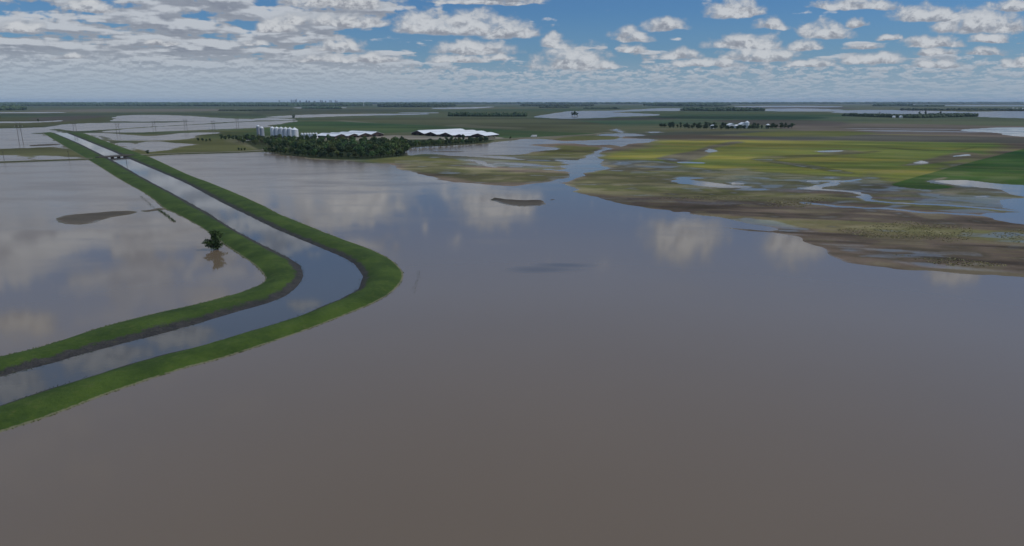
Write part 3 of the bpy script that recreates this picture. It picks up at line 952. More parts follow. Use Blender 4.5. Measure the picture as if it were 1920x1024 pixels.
def levee(pairs, rock, label, height):
    P = [at(*a) + at(*b) for a, b in pairs]
    C = catmull(P, 2.2)
    o, i = C[:, :2], C[:, 2:]
    nseg, cr = len(C), 17
    prof_t = np.linspace(-0.06, 1.06, cr)
    shape = np.interp(prof_t, [-.06, 0, .30, .42, .56, .72, 1.0, 1.06], [-.25, 0, .82, .98, 1.0, .80, 0, -.25])
    V_, acr, rk = [], [], []
    for j, t in enumerate(prof_t):
        xy = o + (i - o) * t
        jig = 0.10 * vnoise(xy[:, 0] / 2.3, xy[:, 1] / 2.3, 5) + .10 * vnoise(xy[:, 0] / 9, xy[:, 1] / 9, 6)
        edge = np.clip(min(t, 1 - t) * 4, 0.15, 1)
        zz = shape[j] * height + jig * edge
        wob = (vnoise(xy[:, 0] / 7, xy[:, 1] / 7, 9) * .35 + vnoise(xy[:, 0] / 2.6, xy[:, 1] / 2.6, 10) * .25) * (1 if t > .5 else .45)
        dirv = (i - o) / np.linalg.norm(i - o, axis=1)[:, None]
        xy = xy + dirv * wob[:, None] * (1 if (t < .1 or t > .85) else .2)
        V_.append(np.column_stack([xy, zz]))
        acr.append(np.full(nseg, t))
        rk.append(np.full(nseg, rock))
    V_ = np.array(V_)
    idx = np.arange(cr * nseg).reshape(cr, nseg)
    F = np.stack([idx[:-1, :-1], idx[:-1, 1:], idx[1:, 1:], idx[1:, :-1]], -1).reshape(-1, 4)
    a, b, c = V_.reshape(-1, 3)[F[0][:3]]
    if np.cross(b - a, c - a)[2] < 0:
        F = F[:, ::-1]
    ob = np_mesh('levee', V_.reshape(-1, 3), F, M['levee'], None, True, {'across': np.concatenate(acr), 'rock': np.concatenate(rk)})
    tag(ob, label, 'levee', None, 'structure')
    return C


CR = levee(RIGHT, .17, 'grassy levee on the outer side of the bend, pale wrack along its foot', 1.5)
CL = levee(LEFT, .22, 'grassy levee on the inner side of the bend with dark rock facing', 1.5)

# canal water between the two levees, a hand above the flood
ca = CR[:, 2:] + (CR[:, :2] - CR[:, 2:]) * .06
cb = CL[:, 2:] + (CL[:, :2] - CL[:, 2:]) * .06


def resample(P, n):
    s = np.concatenate([[0], np.cumsum(np.linalg.norm(np.diff(P, axis=0), axis=1))])
    q = np.linspace(0, s[-1], n)
    return np.column_stack([np.interp(q, s, P[:, 0]), np.interp(q, s, P[:, 1])])


ca, cb = resample(ca, 260), resample(cb, 260)
vv = np.concatenate([np.column_stack([ca, np.full(260, .05)]), np.column_stack([cb, np.full(260, .05)])])
ff = np.array([(k, k + 1, 260 + k + 1, 260 + k) for k in range(259)])
a, b, c = vv[ff[0][:3]]
if np.cross(b - a, c - a)[2] < 0:
    ff = ff[:, ::-1]
tag(np_mesh('canal_water', vv, ff, M['canal']), 'smooth blue canal water between the two levees', 'water', None, 'structure')


# ------------------------------------------------------------------ roads
def road(name, line, width, h, label, shoulder=3.0):
    P = catmull([at(x, y) for x, y in line], 12)
    T = np.gradient(P, axis=0)
    T /= np.linalg.norm(T, axis=1)[:, None]
    Nn = np.column_stack([-T[:, 1], T[:, 0]])
    w = width / 2
    top = np.stack([np.column_stack([P + Nn * s, np.full(len(P), zz)]) for s, zz in ((-w, h), (-w * .3, h + .06), (w * .3, h + .06), (w, h))])
    bank_ = [(-w - shoulder, -.3), (-w, h - .006), (w, h - .006), (w + shoulder, -.3)]
    bk = np.stack([np.column_stack([P + Nn * s, np.full(len(P), zz)]) for s, zz in bank_])

    def faces(k):
        idx = np.arange(k * len(P)).reshape(k, len(P))
        return np.stack([idx[:-1, :-1], idx[:-1, 1:], idx[1:, 1:], idx[1:, :-1]], -1).reshape(-1, 4)[:, ::-1]
    e = empty(name, (0, 0, 0), 0, label=label, cat='road', kind='structure')
    np_mesh('roadway', top.reshape(-1, 3), faces(4), M['road'], e)
    np_mesh('embankment', bk.reshape(-1, 3), faces(4), M['bank'], e)
    return P


road('road', [(-500, 318), (-200, 311), (0, 304.5), (100, 301), (186, 298)], 5.0, 1.0, 'low road on a bank west of the canal bridge')
road('road', [(246, 293.5), (270, 291.8), (300, 290), (360, 288), (420, 286.5), (470, 284.5), (505, 281), (540, 272)], 6.0, 1.0, 'gravel road running from the canal bridge to the farm grove')
road('road', [(905, 262.5), (960, 260), (1010, 257.5), (1060, 255), (1105, 252.5), (1150, 248)], 6.0, .5, 'dirt road leading east from the barns past the pond', 1.5)


def bridge():
    a, b = np.array(at(186, 298)), np.array(at(246, 293.5))
    c = (a + b) / 2
    L = np.linalg.norm(b - a)
    rz = math.atan2(b[1] - a[1], b[0] - a[0])
    e = empty('bridge', (c[0], c[1], 0), rz, label='low dark road bridge crossing the canal between the levees', cat='bridge')
    MB().box((0, 0, 1.55), (L + 4, 6.4, 1.1)).build('deck', M['wood'], e)
    for s in (-1, 1):
        m = MB().box((0, s * 3.3, 2.75), (L + 4, .14, .22))
        for k in range(13):
            m.box((-L / 2 + k * L / 12, s * 3.3, 2.38), (.16, .12, .76))
        m.build('railing', M['wood'], e)
    for k in range(4):
        MB().box((-L * .3 + k * L * .2, 0, .05), (.5, 5.4, 2.08)).build('pier', M['wood'], e)


bridge()


# ------------------------------------------------------------------ trees
def leaf_mesh(name, material, n, rx, rz, zc, size, seed, lobes=16, shell=.35, skew=0.0, top=0.75):
    r = np.random.default_rng(seed)
    lc = r.normal(size=(lobes, 3))
    lc /= np.linalg.norm(lc, axis=1)[:, None]
    rad = r.uniform(.42, 1.0, lobes)[:, None]
    lc = lc * rad * np.array([rx, rx, rz]) * .78
    ls = r.uniform(.26, .50, lobes) * rx
    w = ls ** 2
    pick = r.choice(lobes, n, p=w / w.sum())
    d = r.normal(size=(n, 3))
    d /= np.linalg.norm(d, axis=1)[:, None]
    rr = (r.uniform(shell, 1.0, n) ** .6)
    p = lc[pick] + d * (ls[pick] * rr)[:, None] * np.array([1, 1, .85])
    taper = np.where(p[:, 2] > 0, 1 - (1 - top) * np.clip(p[:, 2] / rz, 0, 1), 1)
    p[:, 0] *= taper
    p[:, 1] *= taper
    p[:, 2] += zc
    p = p[p[:, 2] > zc * .12]
    n = len(p)
    nd = d[:n] * .7 + r.normal(size=(n, 3)) * .6 + np.array([0, 0, .35])
    nd /= np.linalg.norm(nd, axis=1)[:, None]
    t = np.cross(nd, r.normal(size=(n, 3)))
    t /= np.linalg.norm(t, axis=1)[:, None]
    b = np.cross(nd, t)
    s = (size * r.uniform(.55, 1.25, n))[:, None]
    asp = r.uniform(.5, .9, n)[:, None]
    q = np.stack([p - t * s, p - b * s * asp, p + t * s, p + b * s * asp * .9 + nd * s * .2], 1).reshape(-1, 3)
    f = np.arange(4 * n).reshape(n, 4)
    me = bpy.data.meshes.new(name)
    me.from_pydata(q.tolist(), [], f.tolist())
    me.materials.append(material)
    me.update()
    return me


def trunk_mesh(name, h, r, rx, seed, limbs=5):
    q = random.Random(seed)
    m = MB()
    top = (q.uniform(-.3, .3), q.uniform(-.3, .3), h * .75)
    mid = (top[0] * .4, top[1] * .4, h * .35)
    m.tube((0, 0, -.5), mid, r, r * .72, 8)
    m.tube(mid, top, r * .72, r * .25, 7)
    for k in range(limbs):
        a = 2 * math.pi * k / limbs + q.uniform(-.4, .4)
        z0 = h * q.uniform(.28, .55)
        ln = rx * q.uniform(.55, .85)
        m.tube((mid[0] * z0 / h, mid[1] * z0 / h, z0), (math.cos(a) * ln, math.sin(a) * ln, z0 + h * q.uniform(.12, .3)), r * .42, r * .1, 6)
    me = m.mesh(name, M['bark'])
    return me


def tree_proto(kind, seed):
    if kind == 'broad':
        return (leaf_mesh('crown', M['leaf'], 620, 4.6, 4.3, 6.4, .62, seed), trunk_mesh('trunk', 8.5, .34, 4.2, seed))
    if kind == 'tall':
        return (leaf_mesh('crown', M['leaf'], 620, 3.5, 5.6, 7.2, .58, seed, 18, .35, 0, .55), trunk_mesh('trunk', 11, .32, 3.0, seed))
    if kind == 'dark':
        return (leaf_mesh('crown', M['leaf_dark'], 600, 4.2, 4.4, 6.0, .62, seed), trunk_mesh('trunk', 8.5, .32, 3.8, seed))
    return (leaf_mesh('crown', M['leaf_dark'], 520, 2.5, 5.2, 6.0, .52, seed, 16, .3, 0, .25), trunk_mesh('trunk', 10, .26, 2.0, seed))


PROTO = {k: [tree_proto(k, 100 * i + 17 * j) for j in range(4)] for i, k in enumerate(('broad', 'tall', 'dark', 'spruce'))}


def tree(kind, x, y, s, label, group, z=0.0, name=None, zf=1.0):
    cm, tm = random.choice(PROTO[kind])
    e = empty(name or ('spruce_tree' if kind == 'spruce' else 'tree'), (x, y, z), random.uniform(0, 6.28), label=label, cat='tree', group=group)
    sz = s * random.uniform(.88, 1.14) * zf
    for nm, me in (('crown', cm), ('trunk', tm)):
        o = bpy.data.objects.new(nm, me)
        COL.objects.link(o)
        o.parent = e
    e.scale = (s, s, sz)
    return e


def inside(poly, x, y):
    return sdist(poly, np.array([x]), np.array([y]), 1e5)[0]


def scatter(polypx, step, jit=.42, stretch=1.0):
    wp = world_poly(polypx)
    lo, hi = wp.min(0), wp.max(0)
    pts = []
    yy = lo[1]
    row = 0
    while yy < hi[1]:
        xx = lo[0] + (row % 2) * step / 2
        while xx < hi[0]:
            px_, py_ = xx + random.uniform(-jit, jit) * step, yy + random.uniform(-jit, jit) * step * stretch
            if inside(wp, px_, py_) > 0:
                pts.append((px_, py_))
            xx += step
        yy += step * .87 * stretch
        row += 1
    return pts


def line_pts(line, step, jit=1.5):
    P = np.array([at(*q) for q in line])
    L = np.concatenate([[0], np.cumsum(np.linalg.norm(np.diff(P, axis=0), axis=1))])
    return [(np.interp(q, L, P[:, 0]) + random.uniform(-jit, jit), np.interp(q, L, P[:, 1]) + random.uniform(-jit, jit)) for q in np.arange(0, L[-1], step)]


GROVE = [(440, 266), (455, 265), (520, 267), (600, 266), (700, 266), (764, 268), (764, 280), (763, 290), (700, 296), (640, 296.5), (600, 295.5), (565, 292.5), (527, 287.5), (520, 283), (500, 276), (450, 270)]
front_line = [(500, 286), (527, 288.3), (565, 293), (600, 296), (640, 297), (700, 296.5), (745, 293), (763, 290)]
for x, y in line_pts(front_line, 6.6):
    tree(random.choice(('broad', 'dark', 'dark', 'broad')), x, y, random.uniform(.62, .95), 'leafy tree on the front edge of the farm grove, beside the flood', 'trees along the front edge of the grove')
for x, y in scatter(GROVE, 16.8, .36, 1.25):
    t_ = min(1.0, max(0.0, (1035 - math.hypot(x, y)) / 270))
    tree(random.choice(('broad', 'broad', 'broad', 'dark')), x, y, random.uniform(.80, 1.06) + .42 * t_, 'leafy tree inside the dense grove in front of the grain bins', 'trees inside the grove')
for x, y in line_pts([(458, 266), (500, 266.8), (540, 266.8), (600, 266)], 7.5, 2.5):
    tree(random.choice(('broad', 'dark', 'broad')), x, y, random.uniform(.92, 1.16), 'leafy tree at the back of the grove, close before the bins', 'trees close in front of the bins')
for x, y in line_pts([(768, 278), (800, 276), (850, 272.5), (885, 270), (912, 267)], 5.6, 1.5):
    tree(random.choice(('tall', 'dark', 'broad')), x, y, random.uniform(.72, .95), 'leafy tree in the belt between the pond and the white barns', 'trees in the belt by the pond')
for x, y in line_pts([(768, 273), (830, 269.5), (905, 265)], 13, 3.0):
    tree(random.choice(('broad', 'dark', 'tall')), x, y, random.uniform(.75, .98), 'leafy tree in the belt between the pond and the white barns', 'trees in the belt by the pond')
for x, y in ((372, 265.5), (380, 265.8), (387, 266), (394, 265.6)):
    X_, Y_ = at(x, y)
    tree('dark', X_, Y_, .55, 'low round bush in the short row on the green field', 'bushes in the short row on the field', name='bush')
for x, y in ((416, 262.3), (423, 262.6), (430, 262.3), (437, 263), (444, 263.4), (450, 264.5)):
    X_, Y_ = at(x, y)
    tree('dark', X_, Y_, .85, 'dark tree clumped just left of the white shed', 'trees left of the white shed')
for x, y in ((448, 282.8), (453, 282.6), (459, 282.4)):
    X_, Y_ = at(x, y)
    tree('dark', X_, Y_, .38, 'small bush beside the gravel road near the grove', 'bushes beside the gravel road', name='bush')
for x, y, s, lab, nm in ((277, 289.5, .6, 'round bush alone at the east end of the canal bridge', 'bush'), (957, 261.2, .42, 'small bush alone on the dirt road by the pond', 'bush'),
                         (72, 230, .9, 'lone dark tree at the edge of the far west pond', 'tree'), (551, 223.8, 1.6, 'lone narrow tree standing between two far ponds', 'tree')):
    X_, Y_ = at(x, y)
    tree('tall' if nm == 'tree' else 'dark', X_, Y_, s, lab, None, name=nm)

# farmstead belt on the right
for x, y in line_pts([(1240, 239.3), (1270, 240.5), (1300, 241.5), (1340, 243), (1380, 243), (1420, 242), (1450, 241.6), (1486, 240.6)], 10, 3):
    tree(random.choice(('spruce', 'dark', 'dark')), x, y, random.uniform(1.3, 1.65), 'dark tree in the front row of the farmstead shelter belt', 'trees in the front row of the farmstead belt', zf=.68)
for x, y in line_pts([(1252, 237), (1320, 237.5), (1366, 239)], 15, 5) + line_pts([(1412, 239.5), (1480, 239)], 17, 5):
    tree(random.choice(('spruce', 'dark')), x, y, random.uniform(1.3, 1.6), 'dark tree in the back row of the farmstead shelter belt', 'trees in the back row of the farmstead belt', zf=.78)
for x, y, s in ((1073, 218.2, 1.7), (1077, 218.4, 2.1), (1082, 218.2, 1.4)):
    X_, Y_ = at(x, y)
    tree('dark', X_, Y_, s, 'dark tree in the small clump standing in the far lake', 'trees clumped in the far lake')
for x, y, s in ((1723, 217, 2.0), (1735, 216.5, 2.2), (1763, 217.5, 2.0), (1793, 218.5, 1.5), (1649, 215, 1.4)):
    X_, Y_ = at(x, y)
    tree('spruce', X_, Y_, s, 'tall dark spruce rising over the distant right farmstead belt', 'spruces over the distant farmstead')


def lone_tree():
    """the willow standing in the flood beside the inner levee"""
    X_, Y_ = at(404, 468.5)
    e = empty('willow_tree', (X_, Y_, 0), .4, label='bushy green willow standing in the flood beside the inner levee', cat='tree')
    q = random.Random(5)
    m = MB()
    r = np.random.default_rng(8)
    pts = []
    stems = [(-.5, .1), (.5, -.2), (0, .4), (.9, .3)]
    for sx, sy in stems:
        p = np.array([sx, sy, -.6])
        tip = np.array([sx * 2.0 + q.uniform(-.6, .6), sy * 2 + q.uniform(-.5, .5), 6.0 + q.uniform(-.8, 1.0)])
        mid = (p + tip) / 2 + np.array([q.uniform(-.3, .3), q.uniform(-.3, .3), .3])
        m.tube(p, mid, .20, .13, 7)
        m.tube(mid, tip, .13, .04, 6)
        for k in range(15):
            f = q.uniform(.15, 1.0)
            b = p + (tip - p) * f
            a = q.uniform(0, 2 * math.pi)
            ln = q.uniform(1.0, 3.1) * (1.1 - .55 * f)
            t = b + np.array([math.cos(a) * ln, math.sin(a) * ln, q.uniform(.2, 1.1)])
            m.tube(b, t, .05, .015, 5)
            for _ in range(52):
                g = q.uniform(.15, 1.1)
                pts.append(b + (t - b) * g + r.normal(size=3) * np.array([.32, .32, .28]) - np.array([0, 0, .10 * g]))
    # two long boughs reaching out to the west
    for yy, z0, ln in ((0.1, 2.9, 4.1), (-.3, 1.8, 3.0), (.4, 3.8, 3.2)):
        b = np.array([-.4, yy, z0 - .6])
        t = np.array([-ln, yy + .4, z0])
        m.tube(b, t, .08, .02, 6)
        for _ in range(110):
            g = q.uniform(.35, 1.08)
            pts.append(b + (t - b) * g + r.normal(size=3) * np.array([.28, .3, .28]))
    pts = np.array(pts)
    pts = pts[pts[:, 2] > .25]
    n = len(pts)
    nd = r.normal(size=(n, 3)) + np.array([0, 0, .5])
    nd /= np.linalg.norm(nd, axis=1)[:, None]
    t = np.cross(nd, r.normal(size=(n, 3)))
    t /= np.linalg.norm(t, axis=1)[:, None]
    b = np.cross(nd, t)
    s = r.uniform(.20, .42, (n, 1))
    v = np.stack([pts - t * s, pts - b * s * .45, pts + t * s, pts + b * s * .45], 1).reshape(-1, 3)
    np_mesh('crown', v, np.arange(4 * n).reshape(n, 4), M['leaf_willow'], e)
    m.build('trunk', M['bark'], e)
    e.scale = (1.05, 1.05, 1.12)


lone_tree()


# far woods that read as one mass
def woods(line, width, h, step, label, seed, name='treeline'):
    r = np.random.default_rng(seed)
    P = np.array([at(*q) for q in line])
    L = np.concatenate([[0], np.cumsum(np.linalg.norm(np.diff(P, axis=0), axis=1))])
    q = np.arange(0, L[-1], step)
    base = np.column_stack([np.interp(q, L, P[:, 0]), np.interp(q, L, P[:, 1])])
    phi = (1 + 5 ** .5) / 2
    ico = np.array([(-1, phi, 0), (1, phi, 0), (-1, -phi, 0), (1, -phi, 0), (0, -1, phi), (0, 1, phi), (0, -1, -phi), (0, 1, -phi), (phi, 0, -1), (phi, 0, 1), (-phi, 0, -1), (-phi, 0, 1)])
    ico /= np.linalg.norm(ico[0])
    fc = np.array([(0, 11, 5), (0, 5, 1), (0, 1, 7), (0, 7, 10), (0, 10, 11), (1, 5, 9), (5, 11, 4), (11, 10, 2), (10, 7, 6), (7, 1, 8), (3, 9, 4), (3, 4, 2), (3, 2, 6), (3, 6, 8), (3, 8, 9), (4, 9, 5), (2, 4, 11), (6, 2, 10), (8, 6, 7), (9, 8, 1)])
    V_, F_ = [], []
    rows = max(1, int(width / step))
    for bx, by in base:
        for k in range(rows):
            hh = h * r.uniform(.55, 1.15) * (1 if r.random() > .12 else .5)
            c = np.array([bx + r.normal() * step * .35, by + (k - rows / 2 + r.uniform(0, 1)) * step, hh * .45])
            v = ico * np.array([step * .62, step * .62, hh * .55]) * r.uniform(.7, 1.3, (12, 1)) + c
            F_.append(fc + 12 * len(V_))
            V_.append(v)
    o = np_mesh(name, np.concatenate(V_), np.concatenate(F_), M['leaf_dark'])
    tag(o, label, 'treeline', None, 'stuff')


woods([(843, 218), (900, 218.6), (986, 218.6)], 60, 17, 9, 'straight block of dark trees across the middle fields', 1)
woods([(1282, 207.5), (1330, 208), (1430, 208)], 90, 22, 18, 'long dark shelter belt beyond the right farmstead', 2)
woods([(1592, 218), (1640, 219.5), (1700, 221), (1760, 219.5), (1815, 218)], 120, 13, 10, 'ragged belt of trees round the distant right farmhouses', 3)
woods([(-200, 207), (0, 206.5), (28, 206.5)], 300, 30, 25, 'dark wood at the far west edge of the plain', 4)
woods([(-500, 198.6), (0, 198.4), (200, 198.3), (360, 198.6), (560, 199.2)], 500, 34, 40, 'long blue wood along the western skyline', 5)
woods([(490, 198.6), (620, 198.8), (690, 198)], 500, 36, 40, 'wood in front of the distant city', 6)
woods([(718, 200.2), (780, 200.6), (850, 199.6)], 400, 36, 35, 'wood on the skyline right of the city', 7)
woods([(980, 198.8), (1060, 199.2), (1110, 199)], 300, 26, 35, 'thin wood on the middle skyline', 8)
woods([(1016, 202.2), (1065, 202.4)], 150, 16, 25, 'low dark hedge beyond the far lake', 9)
woods([(1220, 198.6), (1280, 199.4), (1335, 199.6), (1360, 196.8)], 500, 36, 40, 'wood on the skyline above the right shelter belt', 10)
woods([(1644, 199), (1680, 198.6), (1700, 198.8)], 250, 30, 30, 'small wood behind the right lake', 11)
woods([(1717, 199.8), (1764, 199.6)], 200, 18, 30, 'low hedge behind the right lake', 12)
woods([(1700, 207), (1780, 207.2), (1850, 207.4), (1930, 208.2), (2100, 208.2)], 160, 15, 18, 'dark strip of trees on the far shore of the right lake', 13)
woods([(1440, 194.6), (1600, 194.6), (1760, 194.3), (1920, 194), (2200, 194)], 1500, 42, 90, 'blue wood along the eastern skyline', 14)
woods([(-700, 195.2), (0, 194.8), (500, 195), (1000, 195.2), (1440, 195)], 1500, 42, 90, 'faint blue wood along the whole skyline', 15)
woods([(570, 203.6), (600, 203.8), (640, 204.2)], 120, 16, 22, 'scattered bushes on the far fields below the city', 16)
woods([(420, 207.6), (470, 207.8), (545, 206.6)], 120, 10, 26, 'scattered bushes left of the far bushes below the city', 17)
woods([(1100, 203.8), (1160, 204.2)], 150, 14, 25, 'low dark hedge right of the far lake', 18)


# ------------------------------------------------------------------ farm buildings
def barn(name, x, y, yaw, W, L, eave, ridge, label, group=None, wall='barn_wall', roof='white_metal', door=True):
    """gable barn; front gable centred on the picture point, its ridge running away along yaw (0 = straight away)"""
    X_, Y_ = at(x, y)
    e = empty(name, (X_, Y_, 0), -yaw, label=label, cat='barn' if 'barn' in name else 'shed', group=group)
    w = W / 2
    m = MB()
    t = .25
    for y0 in (0, L):
        s = t if y0 == 0 else -t
        m.add([(-w, y0, -.4), (w, y0, -.4), (w, y0, eave), (0, y0, ridge - .15), (-w, y0, eave), (-w, y0 + s, -.4), (w, y0 + s, -.4), (w, y0 + s, eave), (0, y0 + s, ridge - .15), (-w, y0 + s, eave)],
              [(0, 1, 2, 3, 4), (9, 8, 7, 6, 5), (0, 5, 6, 1), (1, 6, 7, 2), (2, 7, 8, 3), (3, 8, 9, 4), (4, 9, 5, 0)])
    for s in (-1, 1):
        m.box((s * (w - .125), L / 2, eave / 2 - .2), (.25, L - .52, eave + .38))
    m.build('wall', M[wall], e)
    rf = MB()
    oh, th = 1.0, .22
    sl = (ridge - eave) / w
    ze = eave - sl * oh
    rv = [(-w - oh, -oh, ze), (0, -oh, ridge), (w + oh, -oh, ze), (-w - oh, L + oh, ze), (0, L + oh, ridge), (w + oh, L + oh, ze)]
    top = [(a, b, c + th) for a, b, c in rv]
    rf.add(rv + top, [(1, 4, 3, 0), (2, 5, 4, 1), (6, 9, 10, 7), (7, 10, 11, 8), (0, 6, 7, 1), (1, 7, 8, 2), (5, 11, 10, 4), (4, 10, 9, 3), (3, 9, 6, 0), (2, 8, 11, 5)])
    r = rf.build('roof', M[roof], e)
    MB().box((0, L / 2, ridge + th + .22), (1.6, L - 6, .5)).build('ridge_vent', M[roof], r)
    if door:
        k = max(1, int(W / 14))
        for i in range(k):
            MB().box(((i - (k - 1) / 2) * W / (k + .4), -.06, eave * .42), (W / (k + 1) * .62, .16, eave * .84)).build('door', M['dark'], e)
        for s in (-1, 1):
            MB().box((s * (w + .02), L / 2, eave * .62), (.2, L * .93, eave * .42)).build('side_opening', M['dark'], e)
    return e


AX = R(42)
barn('barn', 783, 253.6, AX, 34, 112, 3.6, 8.2, 'white roofed cattle barn, far left one of the right hand barn cluster')
barn('barn', 808, 255.2, AX, 30, 108, 3.4, 7.2, 'white roofed cattle barn, second from the left in the right barn cluster')
barn('barn', 836, 256.8, AX, 32, 92, 3.4, 7.4, 'white roofed cattle barn, third from the left in the right barn cluster')
barn('barn', 862, 257.8, AX, 22, 60, 3.0, 5.6, 'low white roofed barn between the cluster and the rightmost barn')
barn('barn', 896, 257.8, AX * .6, 27, 52, 3.2, 6.6, 'rightmost low white roofed barn nearest the straw and the pond')
AY = R(-52)
barn('barn', 707, 256.0, AY, 30, 70, 3.8, 8.0, 'grey white barn with dark gable, rightmost of the left barn cluster')
barn('barn', 685, 257.4, AY, 28, 64, 3.6, 7.2, 'grey white barn, second from the right in the left barn cluster')
barn('barn', 664, 258.2, AY, 26, 60, 3.4, 6.8, 'grey white barn, third from the right in the left barn cluster')
barn('barn', 640, 258.8, AY, 26, 52, 3.4, 6.6, 'grey white barn nearest the small feed bins, leftmost of its cluster')
barn('shed', 452, 264.0, R(35), 11, 24, 2.8, 5.2, 'small white gabled shed among the trees left of the silos', None, 'house', 'white_metal')
barn('shed', 463, 262.5, R(70), 9, 26, 2.4, 4.4, 'long low grey roofed shed behind the small white shed', None, 'barn_wall', 'galv')


def bin_at(name, x, ybase, yap, wpx, mat_, label, group, small=False):
    X_, Y_ = at(x, ybase)
    d = math.hypot(X_, Y_)
    pp = d / FOC * 1.03
    r = wpx * pp / 2
    H = (ybase - yap) * pp
    ev = H - r * .62
    e = empty(name, (X_, Y_, 0), random.uniform(0, 6), label=label, cat='grain bin' if not small else 'feed bin', group=group)
    legz = H * .16
    prof = [(r * .15, legz * .4), (r, legz + r * .15)]
    k = 14 if not small else 7
    for i in range(k + 1):
        zz = legz + r * .15 + (ev - legz - r * .15) * i / k
        prof += [(r * (1.0 if i % 2 else .985), zz)]
    MB().lathe(prof, 24).build('body', M[mat_], e, True)
    rf = MB().lathe([(r * 1.05, ev - .05), (r * 1.05, ev + .05), (r * .16, H - .3), (r * .14, H)], 24).build('roof', M['white_metal'], e)
    MB().lathe([(r * .17, H), (r * .17, H + .35), (r * .05, H + .5)], 10).build('cap', M['galv'], rf)
    m = MB()
    for i in range(8):
        a = i * math.pi / 4
        m.box((r * .93 * math.cos(a), r * .93 * math.sin(a), (legz + r * .2) / 2 - .2), (.25, .25, legz + r * .2 + .4))
    m.build('legs_frame', M['galv'], e)
    lad = MB()
    for s in (-.22, .22):
        lad.box((r + .12, s, (ev + legz) / 2), (.06, .06, ev - legz))
    for i in range(int((ev - legz) / .45)):
        lad.box((r + .12, 0, legz + .2 + i * .45), (.05, .44, .05))
    lad.build('ladder', M['galv'], e)
    return e


names6 = ['leftmost', 'second', 'third', 'fourth', 'fifth']
for i, x in enumerate((512.5, 520.7, 528.9, 537.1, 545.2)):
    bin_at('grain_bin', x, 263, 240.4 + i * .25, 7.6, 'galv', 'tall steel grain bin with cone roof, %s from the silos in its row of six' % ('first' if i == 0 else names6[i]), 'tall steel grain bins in a row')
bin_at('grain_bin', 554, 264, 242, 11.6, 'galv', 'widest steel grain bin at the right end of the row of six', 'tall steel grain bins in a row')
ords = ['first', 'second', 'third', 'fourth', 'fifth', 'sixth']
for i, x in enumerate((567, 572.7, 578, 583, 588.3, 593.6)):
    bin_at('feed_bin', x, 260.5, 250.3 - .1 * i, 4.6, 'white_metal', 'small white feed bin, %s to the right of the wide grain bin' % ords[i], 'small white feed bins in a row', True)


def silo(x, ybase, ytop, wpx, label):
    X_, Y_ = at(x, ybase)
    pp = math.hypot(X_, Y_) / FOC * 1.03
    r, H = wpx * pp / 2, (ybase - ytop) * pp
    e = empty('silo', (X_, Y_, 0), 0, label=label, cat='silo')
    b = MB().lathe([(r, -.4)] + [(r * (1 + .012 * (i % 2)), (H - r) * i / 24) for i in range(25)], 24).build('body', M['conc'], e, True)
    MB().lathe([(r * 1.03 * math.cos(a), H - r + r * .95 * math.sin(a)) for a in np.linspace(0, 1.45, 7)], 24).build('dome', M['galv'], e, True)
    MB().box((r + .3, 0, (H - r) / 2), (.7, .8, H - r)).build('chute', M['galv'], b)
    return e


silo(486, 263.5, 238, 5.4, 'taller grey concrete silo with dome top, left of the pair')
silo(492.3, 264.5, 240.4, 6.4, 'shorter paler concrete silo with dome top, right of the pair')

# straw stacks in the yard
for i, (x, y, n_) in enumerate(((905, 260.6, 5), (917, 260.3, 4), (925, 260.0, 3), (858, 262.2, 4))):
    X_, Y_ = at(x, y)
    m = MB()
    for k in range(n_):
        m.box((k * 2.5 - n_, 0, 1.0), (2.3, 2.4, 2.0), .05 * (k % 3 - 1))
        if k % 2 == 0:
            m.box((k * 2.5 - n_ + .6, .1, 3.0), (2.3, 2.3, 1.9), -.04)
    tag(m.build('straw_stack', M['hay']), ['long pale straw stack at the right end of the barns', 'middle pale straw stack right of the rightmost barn', 'short pale straw stack nearest the pond', 'pale straw stack in front of the low middle barn'][i], 'straw stack').location = (X_, Y_, 0)


def truck(x, y, rz, label):
    X_, Y_ = at(x, y)
    e = empty('truck', (X_, Y_, .5), rz, label=label, cat='truck')
    MB().box((-2.2, 0, 2.1), (8.0, 2.5, 2.7)).build('cargo_box', M['house'], e)
    c = MB().add([(2.2, -1.2, .6), (4.6, -1.2, .6), (4.6, -1.2, 1.6), (3.9, -1.2, 2.7), (2.2, -1.2, 2.7), (2.2, 1.2, .6), (4.6, 1.2, .6), (4.6, 1.2, 1.6), (3.9, 1.2, 2.7), (2.2, 1.2, 2.7)],
                 [(0, 1, 2, 3, 4), (9, 8, 7, 6, 5), (0, 5, 6, 1), (1, 6, 7, 2), (2, 7, 8, 3), (3, 8, 9, 4), (4, 9, 5, 0)]).build('cab', M['house'], e)
    MB().add([(4.54, -1, 1.75), (4.54, 1, 1.75), (3.98, 1, 2.58), (3.98, -1, 2.58)], [(0, 1, 2, 3)]).build('windscreen', M['glass'], c)
    for wx in (-4.8, -3.2, 3.4):
        for s in (-1, 1):
            w = MB()
            w.tube((wx, s * .85, .5), (wx, s * 1.25, .5), .5, .5, 14)
            w.build('wheel', M['rubber'], e)


truck(1000, 257.6, R(200), 'white box truck on the dirt road east of the barns')


